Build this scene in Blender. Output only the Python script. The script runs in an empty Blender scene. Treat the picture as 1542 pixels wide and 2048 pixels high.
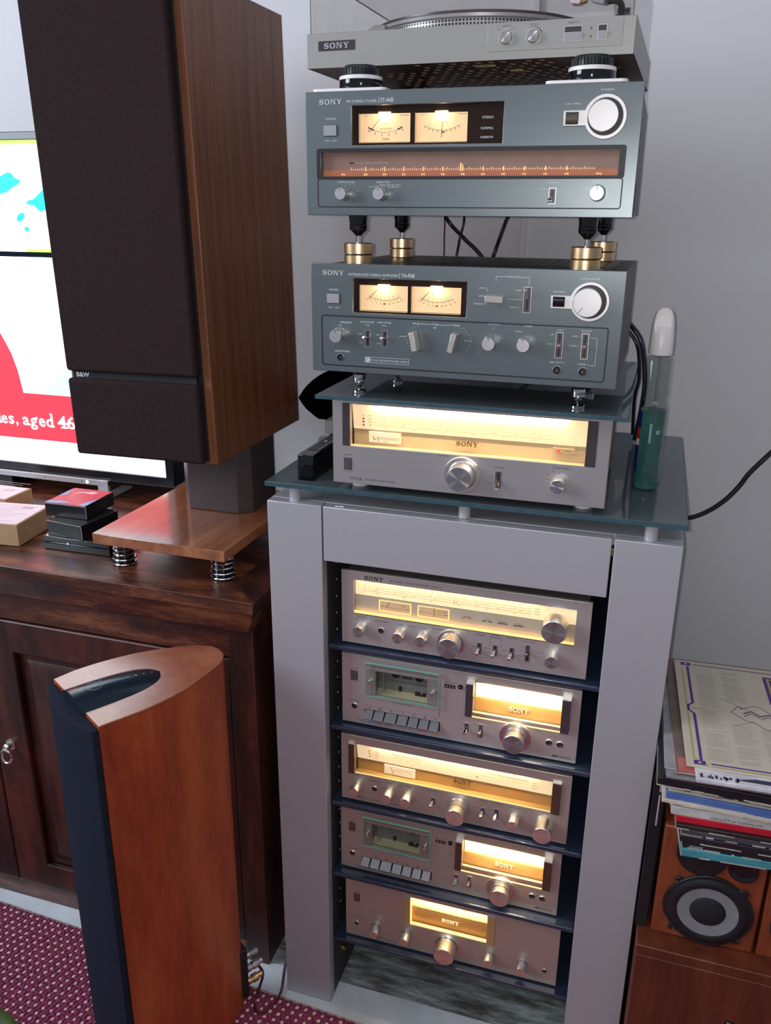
import bpy, math, random
from mathutils import Matrix, Vector
R = random.Random(7)
SC = bpy.context.scene
COL = SC.collection
PI = math.pi

# ------------------------------------------------------------------ camera
CX, CY, CZ, YAW, PIT, ROL, FPX = .4774, -1.1855, 1.5034, .3022, -.3421, .0077, 1693.6
def cam_axes():
    cy, sy, cp, sp = math.cos(YAW), math.sin(YAW), math.cos(PIT), math.sin(PIT)
    f = Vector((-sy*cp, cy*cp, sp)); r = Vector((cy, sy, 0)); u = r.cross(f)
    cr, sr = math.cos(ROL), math.sin(ROL)
    return r*cr+u*sr, u*cr-r*sr, f
cd = bpy.data.cameras.new('camera'); cam = bpy.data.objects.new('camera', cd); COL.objects.link(cam)
_r, _u, _f = cam_axes()
cam.matrix_world = Matrix(((_r.x, _u.x, -_f.x, CX), (_r.y, _u.y, -_f.y, CY), (_r.z, _u.z, -_f.z, CZ), (0, 0, 0, 1)))
cd.sensor_fit = 'HORIZONTAL'; cd.sensor_width = 36; cd.lens = FPX/1542*36; cd.clip_start = .02; cd.clip_end = 50
SC.camera = cam

# ------------------------------------------------------------------ light and exposure
W = bpy.data.worlds.new('world'); SC.world = W; W.use_nodes = True
W.node_tree.nodes['Background'].inputs[0].default_value = (.66, .74, .90, 1)
W.node_tree.nodes['Background'].inputs[1].default_value = .22
def area(name, loc, target, size, power, color, sizey=None):
    l = bpy.data.lights.new(name, 'AREA'); l.energy = power; l.color = color; l.size = size
    if sizey: l.shape = 'RECTANGLE'; l.size_y = sizey
    o = bpy.data.objects.new(name, l); COL.objects.link(o); o.location = loc
    o.rotation_euler = (Vector(target)-Vector(loc)).to_track_quat('-Z', 'Y').to_euler(); return o
area('window_daylight', (-2.4, -1.5, 2.3), (-.1, .4, 1.2), 1.3, 64, (.80, .88, 1.0), 1.5)
area('ceiling_bounce', (.2, -1.6, 2.9), (.2, .2, .6), 2.4, 13, (.93, .94, 1.0), 1.8)
_fl = bpy.data.lights.new('camera_flash', 'POINT'); _fl.energy = 16; _fl.color = (1, .97, .93); _fl.shadow_soft_size = .004
_fo = bpy.data.objects.new('camera_flash', _fl); COL.objects.link(_fo)
_fo.location = Vector((CX, CY, CZ))-_r*.013+_u*.004
SC.view_settings.view_transform = 'Standard'; SC.view_settings.look = 'None'
SC.view_settings.gamma = 1; SC.view_settings.use_curve_mapping = False
SC.view_settings.exposure = .12

# ------------------------------------------------------------------ materials
def new_mat(name):
    m = bpy.data.materials.new(name); m.use_nodes = True
    nt = m.node_tree; return m, nt, nt.nodes['Principled BSDF']
def nd(nt, t, **kw):
    n = nt.nodes.new(t)
    for k, v in kw.items(): setattr(n, k, v)
    return n
def coords(nt, scale=(1, 1, 1), obj=True):
    tc = nd(nt, 'ShaderNodeTexCoord'); mp = nd(nt, 'ShaderNodeMapping')
    mp.inputs['Scale'].default_value = scale
    nt.links.new(tc.outputs['Object' if obj else 'Generated'], mp.inputs['Vector']); return mp.outputs['Vector']
def noise(nt, vec, scale, detail=4, rough=.55):
    n = nd(nt, 'ShaderNodeTexNoise'); n.inputs['Scale'].default_value = scale
    n.inputs['Detail'].default_value = detail; n.inputs['Roughness'].default_value = rough
    nt.links.new(vec, n.inputs['Vector']); return n.outputs['Fac']
def ramp(nt, fac, stops):
    r = nd(nt, 'ShaderNodeValToRGB'); e = r.color_ramp.elements
    e[0].position = stops[0][0]; e[0].color = (*stops[0][1], 1)
    e[1].position = stops[-1][0]; e[1].color = (*stops[-1][1], 1)
    for p, c in stops[1:-1]:
        x = e.new(p); x.color = (*c, 1)
    nt.links.new(fac, r.inputs['Fac']); return r.outputs['Color']
def bump(nt, fac, b, strength=.2, dist=.001):
    n = nd(nt, 'ShaderNodeBump'); n.inputs['Strength'].default_value = strength; n.inputs['Distance'].default_value = dist
    nt.links.new(fac, n.inputs['Height']); nt.links.new(n.outputs['Normal'], b.inputs['Normal'])
def plain(name, col, rough=.5, metal=0, coat=0, spec=.5, var=.06, vscale=40, bmp=0, bscale=400):
    m, nt, b = new_mat(name); v = coords(nt)
    n = noise(nt, v, vscale, 3)
    lo = tuple(c*(1-var) for c in col); hi = tuple(min(1, c*(1+var)) for c in col)
    nt.links.new(ramp(nt, n, [(.3, lo), (.7, hi)]), b.inputs['Base Color'])
    b.inputs['Roughness'].default_value = rough; b.inputs['Metallic'].default_value = metal
    b.inputs['Coat Weight'].default_value = coat; b.inputs['Specular IOR Level'].default_value = spec
    if bmp: bump(nt, noise(nt, v, bscale, 2), b, bmp, .0006)
    return m
def wood(name, c1, c2, c3, scale=(14, 14, 1.2), rough=.4, coat=0, big=3.0, bmp=.05, crough=.15):
    m, nt, b = new_mat(name); v = coords(nt, scale)
    n1 = noise(nt, v, big, 6, .6); n2 = noise(nt, v, big*9, 3, .5)
    mx = nd(nt, 'ShaderNodeMath', operation='MULTIPLY_ADD'); mx.inputs[1].default_value = .22
    nt.links.new(n2, mx.inputs[0]); nt.links.new(n1, mx.inputs[2])
    nt.links.new(ramp(nt, mx.outputs[0], [(.42, c1), (.6, c2), (.78, c3)]), b.inputs['Base Color'])
    b.inputs['Roughness'].default_value = rough; b.inputs['Coat Weight'].default_value = coat
    b.inputs['Coat Roughness'].default_value = crough
    bump(nt, n2, b, bmp, .0005); return m
def brushed(name, col, rough=.36, aniso=.6, radial=False, stretch=(.6, 60, 220), var=.07, metal=.55):
    m, nt, b = new_mat(name); v = coords(nt, stretch)
    n = noise(nt, v, 8, 3)
    nt.links.new(ramp(nt, n, [(.3, tuple(c*(1-var) for c in col)), (.7, tuple(min(1, c*(1+var)) for c in col))]), b.inputs['Base Color'])
    b.inputs['Metallic'].default_value = metal; b.inputs['Roughness'].default_value = rough
    b.inputs['Anisotropic'].default_value = aniso
    t = nd(nt, 'ShaderNodeTangent')
    t.direction_type = 'RADIAL'; t.axis = 'Y' if radial else 'Z'
    nt.links.new(t.outputs[0], b.inputs['Tangent'])
    if not radial: bump(nt, n, b, .04, .0003)
    return m
def emis(name, col, s, base=None):
    m, nt, b = new_mat(name); v = coords(nt); n = noise(nt, v, 25, 2)
    nt.links.new(ramp(nt, n, [(.3, tuple(c*.96 for c in col)), (.7, col)]), b.inputs['Emission Color'])
    b.inputs['Base Color'].default_value = (*(base or col), 1); b.inputs['Roughness'].default_value = .5
    b.inputs['Emission Strength'].default_value = s; return m
def clear(name, tint=(1, 1, 1), refl=.9, rough=.0, ior=1.45):
    m = bpy.data.materials.new(name); m.use_nodes = True; nt = m.node_tree; nt.nodes.clear()
    o = nd(nt, 'ShaderNodeOutputMaterial'); mx = nd(nt, 'ShaderNodeMixShader'); t = nd(nt, 'ShaderNodeBsdfTransparent'); g = nd(nt, 'ShaderNodeBsdfGlossy')
    fr = nd(nt, 'ShaderNodeFresnel'); fr.inputs[0].default_value = ior
    v = coords(nt); n = noise(nt, v, 30, 3)
    nt.links.new(ramp(nt, n, [(.3, tuple(c*.97 for c in tint)), (.7, tint)]), t.inputs[0])
    g.inputs['Roughness'].default_value = rough; g.inputs[0].default_value = (refl, refl, refl, 1)
    ge = nd(nt, 'ShaderNodeNewGeometry'); iv = nd(nt, 'ShaderNodeMath', operation='SUBTRACT'); iv.inputs[0].default_value = 1; nt.links.new(ge.outputs['Backfacing'], iv.inputs[1])
    mu = nd(nt, 'ShaderNodeMath', operation='MULTIPLY'); nt.links.new(fr.outputs[0], mu.inputs[0]); nt.links.new(iv.outputs[0], mu.inputs[1])
    nt.links.new(mu.outputs[0], mx.inputs[0]); nt.links.new(t.outputs[0], mx.inputs[1]); nt.links.new(g.outputs[0], mx.inputs[2])
    nt.links.new(mx.outputs[0], o.inputs[0]); return m

M = {}
M['wall'] = plain('wall_paint', (.70, .685, .71), .62, var=.025, vscale=3, bmp=.05, bscale=60)
M['alu_blue'] = brushed('brushed_steel_blue_grey', (.150, .178, .190), .34, .5)
M['alu'] = brushed('brushed_aluminium', (.56, .53, .50), .34, .55)
M['alu_lav'] = brushed('brushed_lavender_grey', (.47, .435, .445), .33, .55)
M['alu_warm'] = brushed('brushed_champagne', (.52, .435, .375), .36, .55)
M['spun'] = brushed('spun_aluminium', (.54, .525, .52), .25, .9, radial=True, stretch=(8, 8, 8), var=.03, metal=.95)
M['spun_rack'] = brushed('spun_steel', (.43, .46, .42), .25, .9, radial=True, stretch=(8, 8, 8), var=.03, metal=.85)
M['spun_warm'] = brushed('spun_copper_toned', (.78, .56, .46), .26, .85, radial=True, stretch=(8, 8, 8), var=.03, metal=.75)
M['knob_side'] = plain('knob_side_aluminium', (.84, .80, .75), .28, 1, var=.03)
M['knob_matte'] = plain('matte_silver', (.52, .51, .52), .42, .85, var=.03)
M['chrome'] = plain('chrome', (.85, .85, .86), .08, 1, var=.02)
M['rack'] = plain('rack_silver_laminate', (.46, .455, .485), .42, .35, var=.03, vscale=500)
M['rack_in'] = plain('rack_inner_grey', (.05, .046, .045), .6, 0, var=.1, vscale=200)
M['black'] = plain('black_plastic', (.012, .012, .014), .35, var=.2)
M['black_gloss'] = plain('gloss_black_plastic', (.006, .006, .008), .08, var=.1, coat=.5)
M['black_matte'] = plain('matte_black', (.008, .008, .010), .8, var=.2)
M['case_dark'] = plain('dark_case_metal', (.16, .145, .14), .5, .3, var=.1, vscale=300)
M['brown_case'] = plain('brown_vinyl_case', (.085, .06, .045), .5, var=.15, vscale=60)
M['groove'] = plain('black_groove', (.010, .010, .014), .5, var=.1)
M['dark_well'] = plain('dark_brown_well', (.045, .028, .024), .22, .5, var=.1)
M['dark_bar'] = plain('smoked_side_bar', (.075, .060, .065), .25, .3, var=.05)
M['brown_bar'] = plain('brown_side_bar', (.12, .062, .045), .28, .4, var=.05)
M['print_w'] = plain('white_print', (.62, .65, .66), .5, var=.02)
M['print_k'] = plain('black_print', (.045, .038, .04), .5, var=.02)
M['logo_w'] = plain('raised_logo_silver', (.86, .85, .82), .3, .6, var=.02)
M['brass'] = brushed('satin_brass', (.88, .60, .33), .28, .4, var=.02, metal=1)
M['brass_dull'] = plain('dull_brass', (.55, .40, .18), .35, 1, var=.1)
M['white'] = plain('white_plastic', (.82, .80, .80), .35, var=.02)
M['amp_top'] = plain('amp_cover_dark', (.055, .045, .042), .45, .2, var=.15, vscale=200)
M['tt_body'] = plain('turntable_silver_paint', (.33, .32, .305), .42, .35, var=.03, vscale=600)
M['tt_panel'] = brushed('turntable_panel', (.37, .36, .34), .35, .4)
M['tt_under'] = plain('turntable_underside', (.085, .042, .027), .45, var=.3, vscale=30)
M['vent_lit'] = plain('vent_slot_lit_spot', (.30, .20, .15), .4, .3, var=.2)  # pale colour stands for lit spots on the underside vents
M['glass_rack'] = clear('blue_shelf_glass', (.50, .60, .64), .95, .05, 1.6)
def milky(m, col, f):
    nt = m.node_tree; out = [n for n in nt.nodes if n.type == 'OUTPUT_MATERIAL'][0]; tr = [n for n in nt.nodes if n.type == 'BSDF_TRANSPARENT'][0]; mx0 = [n for n in nt.nodes if n.type == 'MIX_SHADER'][0]
    d = nd(nt, 'ShaderNodeBsdfDiffuse'); d.inputs[0].default_value = (*col, 1); mx = nd(nt, 'ShaderNodeMixShader'); mx.inputs[0].default_value = f
    nt.links.new(tr.outputs[0], mx.inputs[1]); nt.links.new(d.outputs[0], mx.inputs[2]); nt.links.new(mx.outputs[0], mx0.inputs[1])
milky(M['glass_rack'], (.19, .22, .235), .38)
M['glass_edge'] = plain('blue_glass_edge', (.040, .085, .105), .15, var=.15, vscale=60)
M['shelf'] = plain('dark_blue_shelf_glass', (.022, .032, .062), .22, .0, coat=.6, var=.1)
M['back_navy'] = plain('rack_back_navy', (.010, .020, .032), .4, var=.1)
M['lens'] = clear('clear_plastic_cover', (.96, .94, .91), .8, .02, 1.25)
M['lid'] = clear('dust_cover_plastic', (.955, .945, .935), .8, .04, 1.35)
M['door_glass'] = clear('cassette_door_glass', (.90, .93, .91), .9, .0, 1.35)
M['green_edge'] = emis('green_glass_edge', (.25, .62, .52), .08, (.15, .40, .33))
M['clear'] = clear('clear_bottle_plastic', (.78, .80, .77), 1, .0, 1.7)
M['liquid'] = plain('teal_window_cleaner', (.13, .40, .38), .08, coat=.5, var=.2, vscale=60)
_b = M['liquid'].node_tree.nodes['Principled BSDF']; _b.inputs['Transmission Weight'].default_value = .70; _b.inputs['IOR'].default_value = 1.2
M['clear_case'] = clear('clear_acrylic', (.55, .55, .58), 1, .0, 1.5)
M['bw_wood'] = wood('walnut_veneer', (.115, .038, .015), (.185, .064, .025), (.25, .095, .038), (22, 22, .8), .45, .08)
M['plate_wood'] = wood('cherry_board', (.20, .058, .022), (.32, .10, .036), (.42, .155, .06), (14, 1.4, 8), .3, .9, crough=.13)
M['kef_wood'] = wood('cherry_veneer', (.19, .026, .006), (.30, .048, .010), (.38, .080, .018), (5, 5, 1.0), .42, .12, crough=.25)
M['kef_top'] = wood('cherry_top', (.24, .050, .020), (.32, .080, .032), (.38, .13, .06), (5, 5, 5), .36, 1.0, crough=.26)
for _k in ('kef_top', 'plate_wood'): M[_k].node_tree.nodes['Principled BSDF'].inputs['Coat IOR'].default_value = 1.9
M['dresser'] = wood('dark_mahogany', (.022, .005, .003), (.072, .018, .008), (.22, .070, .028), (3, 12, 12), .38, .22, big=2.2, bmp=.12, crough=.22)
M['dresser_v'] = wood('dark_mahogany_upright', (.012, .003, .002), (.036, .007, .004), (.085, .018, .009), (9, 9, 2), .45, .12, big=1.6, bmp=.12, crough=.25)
M['side_wood'] = wood('reddish_cabinet_wood', (.070, .013, .005), (.108, .021, .008), (.145, .031, .012), (10, 10, 1.5), .45, .1)
M['spk_wood'] = wood('red_brown_speaker_veneer', (.17, .034, .011), (.21, .045, .015), (.26, .065, .023), (14, 14, 3), .4, .15)
M['grille'] = plain('brown_black_grille_cloth', (.028, .017, .018), .95, spec=.1, var=.35, vscale=700, bmp=.4, bscale=1500)
M['grille_navy'] = plain('navy_grille_cloth', (.012, .016, .030), .9, spec=.15, var=.35, vscale=700, bmp=.4, bscale=1500)
M['pedestal'] = plain('brown_pedestal_vinyl', (.060, .040, .040), .42, var=.12, vscale=400)
M['fin'] = plain('blue_black_fin', (.010, .020, .034), .26, .2, coat=.3, var=.1)
M['velvet'] = plain('black_velvet', (.002, .002, .003), 1, spec=0, var=.3)
M['tv_bezel'] = plain('tv_bezel_black', (.010, .011, .016), .18, var=.1)
M['silver_pl'] = plain('silver_plastic', (.55, .54, .57), .35, .4, var=.03)
M['marble'] = None
def marble():
    m, nt, b = new_mat('grey_green_marble'); v = coords(nt, (4, 20, 4))
    n = noise(nt, v, 2.2, 9, .68)
    nt.links.new(ramp(nt, n, [(.30, (.045, .042, .04)), (.43, (.13, .13, .125)), (.54, (.27, .31, .31)), (.66, (.50, .54, .55)), (.78, (.30, .36, .34))]), b.inputs['Base Color'])
    b.inputs['Roughness'].default_value = .3; return m
M['marble'] = marble()
M['marble_daylit'] = plain('daylit_marble_strip', (.62, .66, .70), .3, var=.12, vscale=14)  # the floor marble again, with daylight put into a paler colour
M['rug'] = plain('burgundy_wool', (.225, .042, .100), .95, spec=.1, var=.45, vscale=160, bmp=.9, bscale=260)
M['tuft'] = plain('cream_wool_tuft', (.72, .52, .44), .9, spec=.1, var=.2, vscale=200)
M['fringe'] = plain('cream_fringe', (.50, .40, .38), .9, spec=.1, var=.2, vscale=300)
M['kraft'] = plain('kraft_card', (.42, .26, .14), .75, var=.1)
M['paper'] = plain('white_label_paper', (.78, .68, .72), .6, var=.03)
M['card_k'] = plain('gloss_black_card', (.010, .010, .012), .22, var=.2)
M['card_edge'] = plain('worn_card_edge', (.45, .42, .36), .8, var=.2)
M['red_print'] = plain('red_print', (.55, .015, .04), .3, var=.2, vscale=60)
M['blue_print'] = plain('light_blue_print', (.10, .38, .70), .3, var=.2)
M['pink_print'] = plain('pale_pink_print', (.8, .55, .55), .3, var=.2)
M['cable'] = plain('black_cable', (.010, .009, .011), .4, var=.1)
M['cable_w'] = plain('white_cable', (.66, .64, .60), .45, var=.05)
M['cable_r'] = plain('maroon_cable', (.065, .008, .022), .4, var=.1)
M['cable_o'] = plain('pink_cable', (.60, .20, .16), .45, var=.1)
M['rubber'] = plain('black_rubber_surround', (.012, .012, .014), .38, var=.15)
M['cone'] = plain('grey_woofer_cone', (.22, .22, .235), .5, var=.06, vscale=80)
M['leaf'] = plain('green_leaf', (.045, .085, .012), .5, var=.3, vscale=30)
# lit things
M['dial_hot'] = emis('lit_scale_plate', (1, .84, .56), .50)
M['dial_soft'] = emis('lit_scale_soft', (1, .80, .52), .62)
M['dial_warm'] = emis('lit_scale_warm', (1, .78, .42), .8)
M['gold'] = plain('gold_dial_plate', (.50, .32, .13), .42, .25, var=.04)
M['gold_relief'] = plain('dark_gold_relief', (.22, .14, .06), .35, .4, var=.04)
M['gold_pale'] = plain('pale_gold_dial_plate', (.66, .54, .36), .45, .2, var=.04)
M['lip'] = emis('lit_amber_edge', (1, .66, .25), .9)
M['lamp'] = emis('dial_lamp', (1, .84, .58), 9)
M['vu_face'] = emis('lit_meter_face', (1, .68, .38), .40, (.8, .62, .42))
M['vu_pale'] = emis('lit_small_meter', (1, .86, .62), .34, (.75, .66, .5))
M['vu_brown'] = emis('lit_brown_meter', (.72, .48, .30), .36, (.5, .38, .27))
M['bulb'] = emis('meter_bulb', (1, .80, .50), 7)
M['orange_glow'] = emis('orange_scale', (.85, .28, .14), .22, (.32, .12, .08))
M['orange_mark'] = emis('orange_marks', (1, .55, .30), 1.1)
M['dial_pink'] = plain('pinkish_dial_back', (.34, .225, .205), .5, var=.08, vscale=12)
M['red_led'] = emis('red_led', (1, .06, .04), 1.3)
M['red_mark'] = plain('red_marker', (.55, .03, .03), .4)
M['green_mark'] = emis('green_indicator', (.15, .6, .4), .35)
M['blue_led'] = emis('blue_led', (.10, .12, 1), 14)
M['grey_plate'] = plain('pale_grey_dial_plate', (.62, .60, .54), .45, .1, var=.03)
M['key'] = plain('grey_key', (.23, .225, .235), .32, .6, var=.04)
M['btn_grey'] = plain('grey_button', (.36, .36, .40), .35, .2, var=.03)
M['btn_dark'] = plain('dark_rocker', (.11, .09, .095), .3, .3, var=.05)
M['btn_brown'] = plain('brown_rocker', (.17, .085, .07), .3, .4, var=.05)
M['cass'] = plain('cassette_well_grey', (.24, .235, .225), .45, .2, var=.15, vscale=60)
def screen(name, col, s):
    return emis(name, col, s)
M['s_white'] = screen('screen_white', (.95, .97, 1), 2.1)
M['s_red'] = screen('screen_red', (1, .040, .065), .88)
M['s_yel'] = screen('screen_yellow', (1, 1, .45), 1.25)
M['s_cream'] = screen('screen_cream', (1, 1, .74), 1.5)
M['s_cyan'] = screen('screen_pale_cyan', (.56, 1, 1), 1.15)
M['s_aqua'] = screen('screen_aqua', (.0, .86, 1), 1.0)
M['s_sky'] = screen('screen_sky', (.42, .86, 1), 1.25)
M['s_green'] = screen('screen_lime', (.48, 1, .12), .9)
M['s_dark'] = plain('screen_dark', (.004, .008, .02), .1)

# ------------------------------------------------------------------ mesh builder
class MB:
    def __init__(s): s.v = []; s.f = []; s.m = []
    def add(s, vs, fs, mi=0):
        k = len(s.v); s.v += [tuple(v) for v in vs]; s.f += [tuple(i+k for i in f) for f in fs]; s.m += [mi]*len(fs); return s
    def box(s, x0, x1, y0, y1, z0, z1, mi=0):
        return s.add([(x0, y0, z0), (x1, y0, z0), (x1, y1, z0), (x0, y1, z0), (x0, y0, z1), (x1, y0, z1), (x1, y1, z1), (x0, y1, z1)],
                     [(0, 3, 2, 1), (4, 5, 6, 7), (0, 1, 5, 4), (1, 2, 6, 5), (2, 3, 7, 6), (3, 0, 4, 7)], mi)
    def hexa(s, bot, top, mi=0):
        return s.add(list(bot)+list(top), [(0, 3, 2, 1), (4, 5, 6, 7), (0, 1, 5, 4), (1, 2, 6, 5), (2, 3, 7, 6), (3, 0, 4, 7)], mi)
    def lathe(s, prof, c=(0, 0, 0), axis='y', n=32, mis=None, mi=0, caps=True):
        """prof: [(radius, t)], t along -y for axis 'y' (outwards), +z for axis 'z'"""
        vs = []
        for r, t in prof:
            for k in range(n):
                a = 2*PI*k/n
                if axis == 'y': vs.append((c[0]+r*math.cos(a), c[1]-t, c[2]+r*math.sin(a)))
                elif axis == 'z': vs.append((c[0]+r*math.cos(a), c[1]+r*math.sin(a), c[2]+t))
                else: vs.append((c[0]+t, c[1]+r*math.cos(a), c[2]+r*math.sin(a)))
        k0 = len(s.v); s.v += vs
        for i in range(len(prof)-1):
            m_ = mis[i] if mis else mi
            for k in range(n):
                a, b = k0+i*n+k, k0+i*n+(k+1) % n; s.f.append((a, b, b+n, a+n)); s.m.append(m_)
        if caps:
            s.f.append(tuple(k0+k for k in reversed(range(n)))); s.m.append(mis[0] if mis else mi)
            s.f.append(tuple(k0+(len(prof)-1)*n+k for k in range(n))); s.m.append(mis[-1] if mis else mi)
        return s
    def prism(s, pts, y0, y1, mi=0):
        """polygon in x,z (counter-clockwise seen from the front), from y0 (front) to y1"""
        n = len(pts)
        s.add([(x, y0, z) for x, z in pts]+[(x, y1, z) for x, z in pts],
              [tuple(range(n)), tuple(reversed(range(n, 2*n)))]+[(i, i+n, (i+1) % n+n, (i+1) % n) for i in range(n)], mi); return s
    def prismz(s, pts, z0, z1, mi=0, mt=None):
        n = len(pts)
        s.add([(x, y, z0) for x, y in pts]+[(x, y, z1) for x, y in pts], [(i, (i+1) % n, (i+1) % n+n, i+n) for i in range(n)]+[tuple(reversed(range(n)))], mi)
        k = len(s.v)-n; s.f.append(tuple(range(k, k+n))); s.m.append(mi if mt is None else mt); return s
    def quad(s, x0, x1, z0, z1, y, mi=0):
        return s.add([(x0, y, z0), (x1, y, z0), (x1, y, z1), (x0, y, z1)], [(0, 1, 2, 3)], mi)
    def ring(s, outer, inner, y, mi=0, y1=None):
        n = len(outer); s.add([(x, y, z) for x, z in outer]+[(x, y, z) for x, z in inner], [(i, (i+1) % n, (i+1) % n+n, i+n) for i in range(n)], mi)
        if y1 is not None:
            s.add([(x, y, z) for x, z in outer]+[(x, y1, z) for x, z in outer], [(i, i+n, (i+1) % n+n, (i+1) % n) for i in range(n)], mi)
            s.add([(x, y, z) for x, z in inner]+[(x, y1, z) for x, z in inner], [(i, (i+1) % n, (i+1) % n+n, i+n) for i in range(n)], mi)
        return s
    def line(s, x0, z0, x1, z1, t, y, mi=0):
        d = Vector((x1-x0, z1-z0)); n = Vector((-d.y, d.x)).normalized()*t/2
        return s.add([(x0-n.x, y, z0-n.y), (x1-n.x, y, z1-n.y), (x1+n.x, y, z1+n.y), (x0+n.x, y, z0+n.y)], [(0, 1, 2, 3)], mi)
    def tube(s, pts, r, n=8, mi=0, smooth_steps=6):
        P = catmull(pts, smooth_steps) if smooth_steps else [Vector(p) for p in pts]
        up = Vector((.13, .27, .95)); vs = []
        for i, p in enumerate(P):
            t = (P[min(i+1, len(P)-1)]-P[max(i-1, 0)]).normalized()
            a = t.cross(up); a = a.normalized() if a.length > 1e-4 else t.cross(Vector((1, 0, 0))).normalized(); b = t.cross(a)
            rr = r[min(i, len(r)-1)] if isinstance(r, (list, tuple)) else r
            vs += [p+(a*math.cos(2*PI*k/n)+b*math.sin(2*PI*k/n))*rr for k in range(n)]
        k0 = len(s.v); s.v += [tuple(v) for v in vs]
        for i in range(len(P)-1):
            for k in range(n):
                a, b = k0+i*n+k, k0+i*n+(k+1) % n; s.f.append((a, a+n, b+n, b)); s.m.append(mi)
        s.f.append(tuple(k0+k for k in range(n))); s.m.append(mi)
        s.f.append(tuple(k0+(len(P)-1)*n+k for k in reversed(range(n)))); s.m.append(mi); return s
def catmull(pts, k):
    P = [Vector(p) for p in pts]; P = [P[0]*2-P[1]]+P+[P[-1]*2-P[-2]]; out = []
    for i in range(1, len(P)-2):
        for j in range(k):
            t = j/k; a, b, c, d = P[i-1:i+3]
            out.append(.5*((2*b)+(c-a)*t+(2*a-5*b+4*c-d)*t*t+(3*b-3*c+d-a)*t*t*t))
    out.append(P[-2]); return out
def rrect(x0, x1, z0, z1, r, n=5):
    out = []
    for cx, cz, a0 in ((x1-r, z0+r, -90), (x1-r, z1-r, 0), (x0+r, z1-r, 90), (x0+r, z0+r, 180)):
        for k in range(n+1):
            a = math.radians(a0+90*k/n); out.append((cx+r*math.cos(a), cz+r*math.sin(a)))
    return out
def circ(cx, cz, r, n=32, a0=0, a1=360, rz=None):
    return [(cx+r*math.cos(math.radians(a0+(a1-a0)*k/n)), cz+(rz or r)*math.sin(math.radians(a0+(a1-a0)*k/n))) for k in range(n if a1-a0 == 360 else n+1)]

def obj(name, mb, mats, parent=None, loc=(0, 0, 0), bevel=0, smooth=35, rot=None, segs=2):
    me = bpy.data.meshes.new(name); me.from_pydata(mb.v, [], mb.f)
    if not isinstance(mats, (list, tuple)): mats = [mats]
    for m in mats: me.materials.append(M[m] if isinstance(m, str) else m)
    me.polygons.foreach_set('material_index', mb.m)
    me.polygons.foreach_set('use_smooth', [True]*len(mb.f)); me.update()
    me.set_sharp_from_angle(angle=math.radians(smooth))
    o = bpy.data.objects.new(name, me); COL.objects.link(o); o.location = loc
    if rot: o.rotation_euler = rot
    if parent: o.parent = parent
    if parent and name.endswith('_print'): o['kind'] = 'stuff'
    if bevel:
        b = o.modifiers.new('bevel', 'BEVEL'); b.width = bevel; b.segments = segs; b.limit_method = 'ANGLE'; b.angle_limit = math.radians(40)
    return o
def tag(o, label, cat, group=None, kind=None):
    o['label'] = label; o['category'] = cat
    if group: o['group'] = group
    if kind: o['kind'] = kind
    return o
def thing(name, loc, label, cat, rotz=0, group=None, rot=None):
    o = bpy.data.objects.new(name, None); COL.objects.link(o); o.location = loc; o.rotation_euler = rot or (0, 0, rotz)
    o.empty_display_size = .02
    return tag(o, label, cat, group)
def struct(name, mb, mat, **k):
    o = obj(name, mb, mat, **k); o['kind'] = 'structure'; return o

# ------------------------------------------------------------------ lettering
_GL = {}
def glyphs(text, bold=0):
    k = (text, bold)
    if k not in _GL:
        c = bpy.data.curves.new('t', 'FONT'); c.body = text; c.resolution_u = 2; c.offset = bold
        o = bpy.data.objects.new('t', c); me = bpy.data.meshes.new_from_object(o)
        vs = [tuple(v.co) for v in me.vertices]; fs = [tuple(p.vertices) for p in me.polygons]
        bpy.data.objects.remove(o); bpy.data.curves.remove(c); bpy.data.meshes.remove(me)
        xs = [v[0] for v in vs] or [0, 1]
        _GL[k] = (vs, fs, min(xs), max(xs))
    return _GL[k]
def text(mb, s, x0, x1, zb, h, y, mi=0, bold=0, rise=0):
    """s fitted between x0 and x1, baseline zb, capital height h, on plane y (facing -y)"""
    vs, fs, a, b = glyphs(s, bold); k = (x1-x0)/(b-a); hz = h/.70
    return mb.add([(x0+(v[0]-a)*k, y, zb+v[1]*hz+rise*(v[0]-a)*k) for v in vs], fs, mi)
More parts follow.
